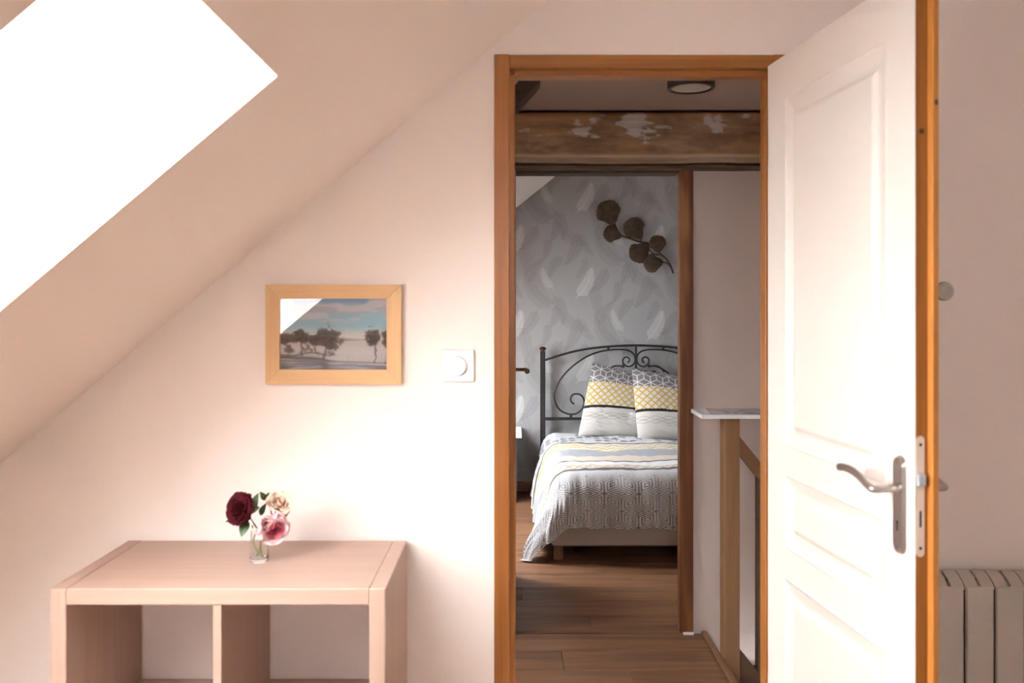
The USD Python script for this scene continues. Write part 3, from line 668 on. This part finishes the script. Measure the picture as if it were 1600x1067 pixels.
Zd += (meshkit.noise(np.stack([Aa * 30, Ss * 9, 0 * Aa], -1), 4) - .5) * .004
hemw = smoothstep(-LF + .05, -LF, Ss); 
Zd += (meshkit.fbm(np.stack([Aa * 9, 0 * Aa, 0 * Aa + 1], -1), 3, 5) - .5) * .03 * np.clip((-.12 - Ss) / .15, 0, 1)
Zd = np.maximum(Zd, .008)
# print: position along the bed by arc length s
sN = Ss + (meshkit.noise(np.stack([Aa * 2.2, 0 * Aa, 0 * Aa], -1), 2) - .5) * .025
dcol = np.broadcast_to(np.array(W_), Aa.shape + (3,)).copy()
def band(a, b, c, k=1.0):
    global dcol
    m = smoothstep(a - .004, a + .004, sN) * (1 - smoothstep(b - .004, b + .004, sN)) * k
    dcol = lerp(dcol, c, m); return m
# geometric field at the foot
dd = rhombi(Aa - .105, (sN + .115) / .56, .108)
per = .0170
lin = line(np.abs(np.mod(dd + per / 2, per) - per / 2), .0019, .0024)
m = lin * (1 - smoothstep(-.02, .085, sN)) * (.70 + .30 * smoothstep(.4, .6, meshkit.fbm(np.stack([Aa * 20, sN * 20, 0 * Aa], -1), 2, 2)))
dcol = lerp(dcol, DKL, m * .85)
Y0 = BYF
def s_of(y): return .92 * F / (y - HY) - Y0
b_ = [s_of(v) for v in (735.0, 733.0, 726.5, 720.0, 718.6, 711.5, 702.5, 692.5, 691.0, 688, 671)]
band(b_[0], b_[1], (.10, .08, .075)); band(b_[1], b_[2], BEI)
zz = np.abs(np.mod(Aa / .055, 1) - .5) * 2
dia = np.abs(np.mod((sN - b_[1]) / (b_[2] - b_[1]), 1) - .5) * 2 - (1 - zz)
dcol = lerp(dcol, DKL, (1 - smoothstep(.10, .28, np.abs(dia))) * ((sN > b_[1]) & (sN < b_[2])) * .55)
band(b_[3], b_[4], (.09, .07, .07)); band(b_[4], b_[5], (.55, .445, .345))
dots = (np.sin(Aa * 2 * np.pi / .028) * np.sin(sN * 2 * np.pi / .05) > .45)
dcol = lerp(dcol, (.55, .40, .30), dots * ((sN > b_[4]) & (sN < b_[5])) * .5)
band(b_[5], b_[6], (.30, .295, .315))
zig = np.mod((sN + .045 * (np.abs(np.mod(Aa / .10, 1) - .5) * 2)) / .075, 1)
inY = ((sN > b_[6]) & (sN < b_[7]))
dcol = lerp(dcol, YEL, inY * smoothstep(.48, .55, zig) * (1 - smoothstep(.95, 1, zig)))
band(b_[7], b_[8], (.10, .09, .09))
inK = ((sN > b_[9] - .05)).astype(float)
kx, ky = Aa / .058, sN / .062
hs = meshkit.noise(np.stack([np.floor(kx) * 3.7, np.floor(ky) * 5.1, 0 * kx], -1), 77)
tri = ((np.mod(ky, 1) * (1) < 1 - 1.9 * np.abs(np.mod(kx, 1) - .5)) & (hs > .42) & (np.mod(ky, 1) < .60))
rays = line(np.abs(np.mod(np.arctan2(sN % .24 - .12, Aa % .20 - .10) * 14 / (2 * np.pi), 1) - .5), .05, .12) * (np.hypot(sN % .24 - .12, Aa % .20 - .10) < .095) * (np.hypot(sN % .24 - .12, Aa % .20 - .10) > .02)
dcol = lerp(dcol, (.47, .465, .47), inK * .8)
dcol = lerp(dcol, CHA, inK * np.clip(tri * .85 + rays * .6 * (hs > .25), 0, 1))
dv = Thing('duvet', 'patterned duvet with grey, yellow and beige stripes hanging over the bed', 'duvet', (.9, 5.3, .48))
dv.part('cover', (np.stack([X, Y, Zd], -1).reshape(-1, 3), grid_faces(len(av), len(sv))[:, ::-1] if False else grid_faces(len(av), len(sv))), 'cloth_print', smooth=True, col=dcol.reshape(-1, 3))

# pillows
def pillow(label, bl, br, tl, tr, seed, Yb, Yt, cov):
    """corner pixels of the seen face; Yb, Yt the depths of the lower and upper edge"""
    nu, nv = 230, 190
    U, V = np.meshgrid(np.linspace(0, 1, nu), np.linspace(0, 1, nv), indexing='ij')
    c = [P(*bl, Yb), P(*br, Yb), P(*tl, Yt), P(*tr, Yt)]
    base = ((1 - U) * (1 - V))[..., None] * c[0] + (U * (1 - V))[..., None] * c[1] + ((1 - U) * V)[..., None] * c[2] + (U * V)[..., None] * c[3]
    e = lambda t: np.clip(1 - np.abs(2 * t - 1) ** 2.6, 0, 1)
    puff = .085 * (e(U) * e(V)) ** .55
    nrm = np.cross(c[1] - c[0], c[2] - c[0]); nrm /= np.linalg.norm(nrm)
    if nrm[1] > 0: nrm = -nrm
    wr = meshkit.fbm(np.stack([U * 3 + seed, V * 9 + U * 2, 0 * U + seed], -1), 4, seed) - .5
    wr2 = meshkit.fbm(np.stack([U * 14, V * 5, 0 * U + 2 * seed], -1), 3, seed + 3) - .5
    wf = .055 * (1 - smoothstep(.12, .5, V)) + .018
    # edges drawn in between the corners
    sc = 1 - .045 * (e(U))[..., None] * (np.abs(2 * V - 1) ** 3)[..., None] 
    ctr = base.mean((0, 1))
    front = ctr + (base - ctr) * sc + nrm * (puff + (wr * wf * 1.1 + wr2 * .006) * e(U) * e(V))[..., None]
    back = ctr + (base - ctr) * sc - nrm * (puff * .8)[..., None]
    h = V + (meshkit.noise(np.stack([U * 3, 0 * U, 0 * U + seed], -1), 6) - .5) * .015
    wid = np.linalg.norm(c[1] - c[0]); hei = np.linalg.norm(c[2] - c[0]); xx, yy = U * wid, h * hei
    col = np.broadcast_to(np.array((.54, .50, .46)), U.shape + (3,)).copy()
    # scallops
    for k, z0 in enumerate((.285, .235)):
        for sg in (1, -1):
            wv = z0 + sg * .022 * np.sin(xx * 2 * np.pi / .17 + k * np.pi)
            col = lerp(col, (.36, .32, .29), line(np.abs(h - wv), .003, .006) * .7)
    m = (h > .37) & (h < .405); col = lerp(col, (.018, .017, .02), m.astype(float))
    m = (h > .405) & (h < .73)
    col = lerp(col, (.57, .44, .27), m.astype(float))
    p = .052; qa, qb = (xx + yy) / p, (xx - yy) / p
    dd = np.minimum(np.abs(np.mod(qa, 1) - .5), np.abs(np.mod(qb, 1) - .5))
    wob = .06 * np.sin(2 * np.pi * qa) * np.sin(2 * np.pi * qb)
    cell = (np.floor(qa + .5) + np.floor(qb + .5))
    inner = np.maximum(np.abs(np.mod(qa + .5, 1) - .5), np.abs(np.mod(qb + .5, 1) - .5))
    col = lerp(col, (.56, .52, .51), (1 - smoothstep(.27, .33, inner)) * m * (np.mod(np.floor(qa + .5), 2) > -1) * .9)
    col = lerp(col, (.43, .29, .045), (1 - smoothstep(.055, .11, dd + wob * .3)) * m)
    m = (h >= .73); col = lerp(col, (.175, .16, .16), m.astype(float))
    rd = rhombi(xx - .07, yy - hei * .83, .050)
    col = lerp(col, (.56, .53, .52), line(rd, .0020, .0025) * m * .95)
    t = Thing('pillow', label, 'pillow', base[nu // 2, 0])
    gf = grid_faces(nu, nv); n0 = nu * nv
    allv = np.vstack([front.reshape(-1, 3), back.reshape(-1, 3)])
    t.part('case', (allv, np.vstack([gf, gf[:, ::-1] + n0])), 'cloth_print', smooth=True, col=np.vstack([col.reshape(-1, 3), np.full((n0, 3), .6)]))
pillow('left patterned pillow propped upright against the iron headboard', (903, 682), (1012, 684), (926, 566), (1024, 588), 3, 6.02, 6.22, None)
pillow('patterned pillow nearer the door post, overlapping the other pillow', (997, 689), (1112, 689), (987, 574), (1100, 592), 8, 5.88, 6.10, None)

# bedside table and bedroom door
nt = Thing('bedside_table', 'bedside table with white top left of the bed', 'bedside table', (-.15, 6.18, 0))
nt.part('top', cbox(-.36, .069, 6.00, 6.39, .463, .490, .003), 'white_lacquer'); nt.part('body', cbox(-.34, .035, 6.03, 6.39, .10, .463, .003), 'dark_lacquer')
for a in (-.31, .015):
    for b in (6.06, 6.36): nt.part('leg', cbox(a - .018, a + .018, b - .018, b + .018, 0, .10, .002), 'dark_lacquer')
d2 = Thing('door_2', 'bedroom door swung inward against the left, bronze lever showing', 'door', (-.01, 3.72, 0), kind='structure')
d2.part('leaf', cbox(-.033, .006, 3.72, 4.41, .01, 1.955, .002), 'door_paint')
hz2_ = wz(577.5, 4.33)
hd = d2.part('handle', cbox(.0055, .011, 4.31, 4.35, hz2_ - .09, hz2_ + .07, .002), 'bronze', label='bronze lever handle seen end on')
d2.part('lever', cat([tube([(.010, 4.33, hz2_), (.03, 4.33, hz2_), (.066, 4.33, hz2_)], .0085, 14), tube(spline([(.068, 4.335, hz2_), (.074, 4.30, hz2_), (.076, 4.26, hz2_ + .001), (.075, 4.22, hz2_)], 12), [.010] * 9 + [.011, .014, .013], 14)]), 'bronze', smooth=40, parent=hd)

# ------------------------------------------------------------------ bookcase
KX0, KX1, KY0, KY1, KT = -1.0875, -.2975, 2.002, 2.412, .734
T = .038
bk = Thing('bookcase', 'pale wood open cube bookcase with a vase on top', 'bookcase', (-.69, 2.2, -.03))
kb = -.02
bk.part('side_panel', cbox(KX0, KX0 + T, KY0, KY1, 0, KT, .0018), 'shelf_wood_upright'); bk.part('side_panel', cbox(KX1 - T, KX1, KY0, KY1, 0, KT, .0018), 'shelf_wood_upright')
bk.part('top_panel', cbox(KX0 + T + .0006, KX1 - T - .0006, KY0, KY1, KT - T - .001, KT - .0004, .0018), 'shelf_wood')
bk.part('bottom_panel', cbox(KX0 + T, KX1 - T, KY0, KY1, 0, T, .0018), 'shelf_wood')
zc = (T + KT - T) / 2 - .03
bk.part('divider', cbox(-.705, -.685, KY0 + .004, KY1 - .002, T, KT - T, .001), 'shelf_wood_upright')
for a, b in ((KX0 + T, -.705), (-.685, KX1 - T)):
    bk.part('shelf', cbox(a, b, KY0 + .006, KY1 - .002, zc - .010, zc + .006, .001), 'shelf_wood')

# ------------------------------------------------------------------ vase and roses
VX, VY, VZ = wx(405, 2.215), 2.215, KT
vs = Thing('vase', 'small clear glass bottle vase holding three roses', 'vase', (VX, VY, VZ))
outer = [(0, 0), (.021, 0), (.0235, .003), (.0235, .012), (.0225, .05), (.0205, .078), (.0185, .088), (.0195, .094)]
innr = [(.0175, .094), (.0165, .088), (.0185, .078), (.0205, .05), (.0212, .014), (.019, .009), (0, .008)]
vs.part('glass', lathe(outer + innr, 40, (VX, VY, VZ)), 'vase_glass', smooth=50)

def rot_to(d):
    d = np.array(d, float); d /= np.linalg.norm(d); a, b = frame_axes(d); return np.stack([a, b, d], 1)
def petals(layers, seed, ctr, axis, colfn, big=1.0):
    rng = np.random.RandomState(seed); Vs, Fs, Cs = [], [], []; off = 0; nu, nv = 11, 11
    Rm = rot_to(axis); ph = 0
    for li, (n, size, opn, base_r, lift) in enumerate(layers):
        for k in range(n):
            ph += 2 * np.pi / n + rng.uniform(-.15, .15) if k else 2.4
            U, V = np.meshgrid(np.linspace(-1, 1, nu), np.linspace(0, 1, nv), indexing='ij')
            s = size * rng.uniform(.88, 1.12); wid = s * .85
            width = wid * np.sin(np.pi * np.clip(V * .68 + .22, 0, 1)) ** .7
            o = opn + rng.uniform(-.12, .12)
            tilt = o * (V ** 1.3)                       # leaning outward along the petal
            ang = np.cumsum(np.gradient(V, axis=1) * 0 + 1.0 / (nv - 1), axis=1) * 0 + tilt
            dz = np.cumsum(np.cos(ang), 1) * s / (nv - 1); dr_ = np.cumsum(np.sin(ang), 1) * s / (nv - 1)
            bulge = .18 * s * np.sin(np.pi * V) * (1 if o < .8 else .5)
            rr = base_r + dr_ + bulge - .30 * np.abs(U) ** 2 * width * (1.2 - min(o, 1.2) * .6)
            tx = U * width
            curl = .14 * s * smoothstep(.72, 1.0, V) * (.4 + .6 * np.abs(np.sin(U * 2.2 + k)))
            rr = rr + curl; zz_ = lift + dz - curl * .7 + (meshkit.noise(np.stack([U * 2 + k, V * 2, 0 * U + li], -1), seed) - .5) * .14 * s
            x, y = rr * math.cos(ph) - tx * math.sin(ph), rr * math.sin(ph) + tx * math.cos(ph)
            front = np.stack([x, y, zz_], -1).reshape(-1, 3)
            Vs.append(front * big @ Rm.T + ctr); Fs.append(grid_faces(nu, nv) + off); off += nu * nv
            Cs.append(colfn(li / max(1, len(layers) - 1), U.ravel(), V.ravel(), rng))
    return (np.vstack(Vs), np.vstack(Fs)), np.vstack(Cs)
def leafm(base, tip, width, up=(0, 0, 1), fold=.25, n=9):
    base, tip = np.array(base, float), np.array(tip, float); d = tip - base; L = np.linalg.norm(d)
    s = np.cross(d, up); s /= np.linalg.norm(s); nrm = np.cross(s, d / L)
    U, V = np.meshgrid(np.linspace(-1, 1, n), np.linspace(0, 1, 14), indexing='ij')
    w = width * np.sin(np.pi * np.clip(V, 0, 1) ** .8) ** .9
    p = base + V[..., None] * d + (U * w)[..., None] * s + (np.abs(U) * w * fold + .12 * L * np.sin(np.pi * V))[..., None] * nrm
    f = grid_faces(n, 14); p = p.reshape(-1, 3); return trimesh.Trimesh(np.vstack([p, p - nrm * .0007]), np.vstack([f, f[:, ::-1] + len(p)]), process=False)
def stem(t, pts, r=.0018): t.part('stem', tube(spline(pts, 20), r, 8), 'stem_green', smooth=40)
mouth = np.array([VX, VY, VZ + .09]); bot = np.array([VX, VY, VZ + .012])
R1 = P(379, 797, 2.19); R2 = P(424, 824, 2.175); R3 = P(434, 790, 2.235)
col_red = lambda l, U, V, rng: lerp((.018, .001, .003), (.075, .003, .008), np.clip(V * .8 + rng.uniform(-.2, .3), 0, 1)) 
def col_pink(l, U, V, rng):
    return lerp(lerp((.62, .03, .075), (.72, .16, .22), V), lerp((.84, .50, .50), (.90, .76, .72), V), np.full_like(V, .85 * smoothstep(.40, .95, l)))
col_cream = lambda l, U, V, rng: lerp((.74, .47, .29), (.84, .64, .51), np.clip(V + rng.uniform(-.3, .2), 0, 1))
rs = Thing('rose', 'dark crimson rose on the left of the glass vase', 'rose', (VX - .03, VY, VZ + .09), group=None)
m_, c_ = petals([(4, .018, .15, .002, .004), (5, .024, .45, .005, .002), (6, .030, .80, .008, 0), (7, .034, 1.10, .010, -.003), (7, .038, 1.45, .010, -.006), (6, .034, 1.9, .010, -.008)], 4, R1 + np.array([.006, .004, -.002]), (-.45, -.75, .35), col_red, 1.12)
rs.part('bloom', m_, 'petal_print', smooth=True, col=c_)
stem(rs, [R1 + [.010, .012, -.01], R1 + [.022, .016, -.035], mouth + [-.006, 0, -.004], bot + [-.008, .004, .0]])
rs.part('leaf', leafm(R1 + [.012, .004, -.028], P(377, 839, 2.17), .013, (0, -1, .3)), 'leaf_green', smooth=True)
rs.part('leaf', leafm(R1 + [.025, .002, -.005], P(404, 770, 2.18), .012, (0, -1, .5)), 'leaf_dark', smooth=True)
rs.part('leaf', leafm(R1 + [.018, -.008, .012], P(406, 793, 2.17), .014, (0, -1, -.2)), 'leaf_dark', smooth=True)
rs.part('leaf', leafm(R1 + [-.03, .0, -.025], P(352, 815, 2.19), .003, (0, -1, 0)), 'leaf_dark', smooth=True)
rp = Thing('rose', 'pink rose with white outer petals drooping over the vase rim', 'rose', (VX + .03, VY, VZ + .09))
m_, c_ = petals([(3, .014, .1, .001, .008), (4, .018, .25, .003, .006), (5, .022, .40, .005, .004), (5, .027, .55, .007, .001), (5, .031, .75, .008, -.002), (5, .034, .95, .009, -.005)], 9, R2 + np.array([-.006, .014, .010]), (.50, -.62, -.42), col_pink, 1.42)
rp.part('bloom', m_, 'petal_print', smooth=True, col=c_)
stem(rp, [R2 + [-.006, .016, .010], mouth + [.012, -.004, .018], mouth + [.004, 0, -.006], bot + [.012, -.004, 0]])
rc = Thing('rose', 'cream rose at the back right of the vase, above the pink one', 'rose', (VX + .03, VY + .02, VZ + .10))
m_, c_ = petals([(3, .018, .2, .002, .006), (4, .023, .5, .005, .003), (5, .029, .85, .008, 0), (5, .033, 1.15, .009, -.004)], 15, R3 + np.array([0, .0, -.006]), (.35, -.45, .55), col_cream, 1.25)
rc.part('bloom', m_, 'petal_print', smooth=True, col=c_)
stem(rc, [R3 + [-.004, .006, -.012], R3 + [-.020, .0, -.035], mouth + [.002, .004, -.004], bot + [-.002, .010, .002]])
rc.part('leaf', leafm(R3 + [-.022, -.004, .010], P(420, 769, 2.22), .010, (0, -.6, 1)), 'leaf_dark', smooth=True)
rc.part('leaf', leafm(mouth + [.004, -.004, .030], P(416, 786, 2.21), .008, (0, -1, .3)), 'leaf_dark', smooth=True)
rc.part('leaf', leafm(R3 + [-.030, -.002, .016], P(406, 768, 2.22), .008, (0, -1, .6)), 'leaf_green', smooth=True)

# ------------------------------------------------------------------ framed landscape, dimmer, radiator, wall plate
pf = Thing('picture_frame', 'small framed winter riverside landscape on the white wall', 'picture', P(521, 522, WY - .012))
YP = WY - .020
x0, x1, z1, z0 = wx(414.5, YP), wx(627.0, YP), wz(444.5, YP), wz(600.5, YP)
ix0, ix1, iz1, iz0 = wx(436.5, YP), wx(604, YP), wz(466.5, YP), wz(577.5, YP)
def rail(a, b, c, d, horiz):
    poly = Polygon([a, b, c, d])
    return prism(poly, YP, WY - .003)
g = .0004
pf.part('rail', rail((x0 + g, z1), (x1 - g, z1), (ix1 - g, iz1), (ix0 + g, iz1), 1), 'frame_pine')
pf.part('rail', rail((x0 + g, z0), (x1 - g, z0), (ix1 - g, iz0), (ix0 + g, iz0), 1), 'frame_pine')
pf.part('stile', rail((x0, z0 + g), (ix0, iz0 + g), (ix0, iz1 - g), (x0, z1 - g), 0), 'frame_pine_upright')
pf.part('stile', rail((x1, z0 + g), (x1, z1 - g), (ix1, iz1 - g), (ix1, iz0 + g), 0), 'frame_pine_upright')
nu, nv = 300, 190
U, V = np.meshgrid(np.linspace(0, 1, nu), np.linspace(0, 1, nv), indexing='ij')   # U right, V up
cl = meshkit.fbm(np.stack([U * 5, V * 12, 0 * U], -1), 4, 2); cl2 = meshkit.fbm(np.stack([U * 3, V * 6, 0 * U + 3], -1), 4, 12)
pc = lerp((.70, .66, .58), (.30, .52, .60), smoothstep(.46, .64, V)); pc = lerp(pc, (.46, .46, .50), smoothstep(.70, .86, V))
pc = lerp(pc, (.62, .58, .58), smoothstep(.45, .62, cl) * smoothstep(.60, .75, V) * .8)
pc = lerp(pc, (.17, .36, .58), smoothstep(.52, .60, cl2) * smoothstep(.84, .95, V) * .9)
land = V < .455 + .012 * np.sin(U * 9)
pc = lerp(pc, (.62, .56, .52), (V < .43).astype(float)); pc = lerp(pc, (.70, .66, .64), smoothstep(.40, .22, V) * 0 + ((V < .33) & (V > .14)) * .5)
pc = lerp(pc, (.30, .25, .23), ((V > .405) & (V < .45 + .02 * (cl2 - .5) * 4)).astype(float) * smoothstep(.9, .5, U) * 1.0)
nt_ = meshkit.fbm(np.stack([U * 22, V * 16, 0 * U], -1), 4, 41); nb = meshkit.fbm(np.stack([U * 50, V * 40, 0 * U], -1), 3, 43)
def blob(cx, cy, rx, ry, k=1.0):
    return k * np.exp(-(((U - cx) / rx) ** 2 + ((V - cy) / ry) ** 2) * 1.0)
crown = np.maximum.reduce([blob(.20, .455, .085, .10), blob(.43, .445, .15, .14), blob(.33, .42, .07, .10), blob(.06, .43, .10, .08), blob(.86, .46, .08, .13, .95), blob(.99, .45, .06, .15, .9),
                           blob(.10, .29, .09, .10, .62), blob(.47, .35, .10, .10, .72), blob(.26, .30, .10, .08, .5), blob(.42, .24, .12, .06, .5), blob(.55, .40, .06, .07, .6)])
tone = lerp((.018, .010, .009), (.12, .075, .06), smoothstep(.25, .75, nb))
pc = lerp(pc, tone, smoothstep(.30, .58, crown + (nt_ - .5) * .55 + (nb - .5) * .45) * .95)
for (cx, w_, a_, b_2, sl_) in ((.205, .016, .20, .45, .05), (.405, .022, .15, .42, -.12), (.885, .014, .10, .40, .03), (.985, .018, .10, .42, -.05), (.36, .010, .20, .40, .35), (.23, .010, .25, .42, .3), (.47, .010, .20, .34, -.5)):
    pc = lerp(pc, (.085, .055, .052), (1 - smoothstep(w_ * .4, w_, np.abs(U - cx + sl_ * (V - a_) + .06 * (nt_ - .5)))) * ((V > a_) & (V < b_2)) * .75)
bank = .185 - .055 * U - .03 * smoothstep(.3, .5, U)
pc = lerp(pc, (.03, .022, .024), np.exp(-((V - bank) / (.030 - .022 * smoothstep(.35, .55, U))) ** 2) * (.95 - .25 * U))
pc = lerp(pc, (.045, .033, .033), np.exp(-((V - .235 + .03 * np.sin(U * 14)) / .012) ** 2) * smoothstep(.6, .4, U) * 0 + np.exp(-((V - .225 + .02 * np.sin(U * 16)) / .014) ** 2) * (1 - smoothstep(.35, .6, U)) * .8)
reeds = (np.sin(U * 260 + nt_ * 6) > .55) * (U > .62) * (V > .11) * (V < .19 + .05 * nb)
pc = lerp(pc, (.16, .14, .17), reeds * .3)
wat = V < bank - .02
wn = meshkit.fbm(np.stack([U * 4, V * 45, 0 * U], -1), 4, 51)
pc = np.where(wat[..., None], lerp((.22, .21, .23), (.50, .49, .51), smoothstep(.38, .62, wn)), pc)
pc = np.where(wat[..., None], lerp(pc, (.10, .085, .09), np.maximum(blob(.42, .04, .05, .2), blob(.04, .06, .07, .1)) * .7), pc)
pc = np.clip(pc, 0, 1) * np.array((.82, .78, .78))
PXg, PZg = ix0 - .004 + (ix1 - ix0 + .008) * U, iz0 - .004 + (iz1 - iz0 + .008) * V
pf.part('photograph', (np.stack([PXg, 0 * U + WY - .0085, PZg], -1).reshape(-1, 3), grid_faces(nu, nv)), 'photo_print', col=pc.reshape(-1, 3), label='winter landscape print with bare trees by a river')
tl = .0135
gl = box(ix0 - .004, ix1 + .004, -.0012, 0, iz0 - .004, iz1 + .004)
v = gl.vertices - [(ix0 + ix1) / 2, 0, (iz0 + iz1) / 2]
gt, gy = 0.018, 0.012        # the pane sits slightly askew behind the rebate
v = np.c_[v[:, 0], v[:, 1] + v[:, 2] * gt * 1.0 + v[:, 0] * gy, v[:, 2]]; gl.vertices = v + [(ix0 + ix1) / 2, WY - .0150, (iz0 + iz1) / 2]
pf.part('glass', gl, 'picture_glass')
pf.part('back_board', box(x0 + .01, x1 - .01, WY - .0070, WY - .0005, z0 + .01, z1 - .01), 'dark_gap')

YD = WY - .006
dm = Thing('dimmer_switch', 'square white rotary dimmer switch beside the door frame', 'switch', P(716, 571, WY))
dm.part('plate', cbox(wx(691.5, YD), wx(741, YD), WY - .009, WY - .0002, wz(597, YD), wz(546, YD), .0025), 'white_plastic')
cd = P(713.5, 571.5, YD)
kn = lathe([(0, 0), (.0275, 0), (.0275, .010), (.026, .012), (0, .0125)], 48); v = kn.vertices; kn.vertices = np.c_[v[:, 0], -v[:, 2], v[:, 1]]; kn.fix_normals(); kn.apply_translation((cd[0], WY - .0088, cd[2]))
dm.part('knob', kn, 'white_plastic', smooth=35)

wp = Thing('wall_knob', 'small round cream wall knob peeping out behind the door edge', 'wall knob', (wx(1474, WY), WY, wz(455, WY)))
kn = lathe([(0, 0), (.027, 0), (.027, .006), (.024, .013), (.015, .015), (.010, .012), (0, .011)], 40); v = kn.vertices; kn.vertices = np.c_[v[:, 0], -v[:, 2], v[:, 1]]; kn.fix_normals(); kn.apply_translation((wx(1474, WY), WY - .0003, wz(455, WY)))
wp.part('knob', kn, 'radiator_enamel', smooth=40)

rd_ = Thing('radiator', 'cream aluminium column radiator on the wall behind the door', 'radiator', (1.4, 2.37, .07))
RY0, RY1, RZ0, RZ1 = 2.315, 2.40, .08, .655
pitch = 47.0 / F * RY0; e0 = wx(1508.5, RY0)
for k in range(-3, 8):
    a, b = e0 + k * pitch + .0035, e0 + (k + 1) * pitch - .0035
    fr = cbox(a, b, RY0, RY0 + .012, RZ0, RZ1 - .022, .003)
    web = cbox((a + b) / 2 - .008, (a + b) / 2 + .008, RY0 + .01, RY1, RZ0 + .01, RZ1 - .03, .002)
    bkp = cbox(a + .006, b - .006, RY1 - .01, RY1, RZ0, RZ1 - .02, .002)
    el = rd_.part('column', cat([fr, web, bkp]), 'radiator_enamel')
    # arched top grille of each column: two louvres with dark openings between
    q = np.linspace(0, 1, 9)
    for (u0, u1, zt) in ((a - .002, (a + b) / 2 - .004, 0.0), ((a + b) / 2 + .004, b + .002, 0.0)):
        yy = RY0 + .002 + q * (RY1 - RY0 - .006); zz_ = RZ1 - .024 + .024 * np.sin(q * np.pi / 2) ** .8
        sk = (q - .0) * .012
        top = np.vstack([np.c_[u0 + sk, yy, zz_], np.c_[u1 + sk, yy, zz_]])
        low_ = top - [0, 0, .005]; n = len(q); V4 = np.vstack([top, low_]); f4 = []
        for i in range(n - 1):
            f4 += [(i, n + i, n + i + 1), (i, n + i + 1, i + 1), (2 * n + i, 3 * n + i + 1, 3 * n + i), (2 * n + i, 2 * n + i + 1, 3 * n + i + 1),
                   (i, i + 1, 2 * n + i + 1), (i, 2 * n + i + 1, 2 * n + i), (n + i, 3 * n + i, 3 * n + i + 1), (n + i, 3 * n + i + 1, n + i + 1)]
        f4 += [(0, 2 * n, 3 * n), (0, 3 * n, n), (n - 1, 2 * n - 1, 4 * n - 1), (n - 1, 4 * n - 1, 3 * n - 1)]
        rd_.part('louvre', (V4, f4), 'radiator_enamel', parent=el)
rd_.part('core', box(e0 - 3 * pitch, e0 + 8 * pitch, RY0 + .03, RY1 - .02, RZ0 + .03, RZ1 - .04), 'radiator_dark')
for k in (-2, 5):
    xk = e0 + k * pitch
    rd_.part('bracket', box(xk - .01, xk + .01, RY1 - .005, WY - .0005, .5, .54), 'radiator_dark')
    rd_.part('foot', cbox(xk - .01, xk + .01, RY1 - .06, RY1 - .02, 0, .09, .002), 'radiator_dark')
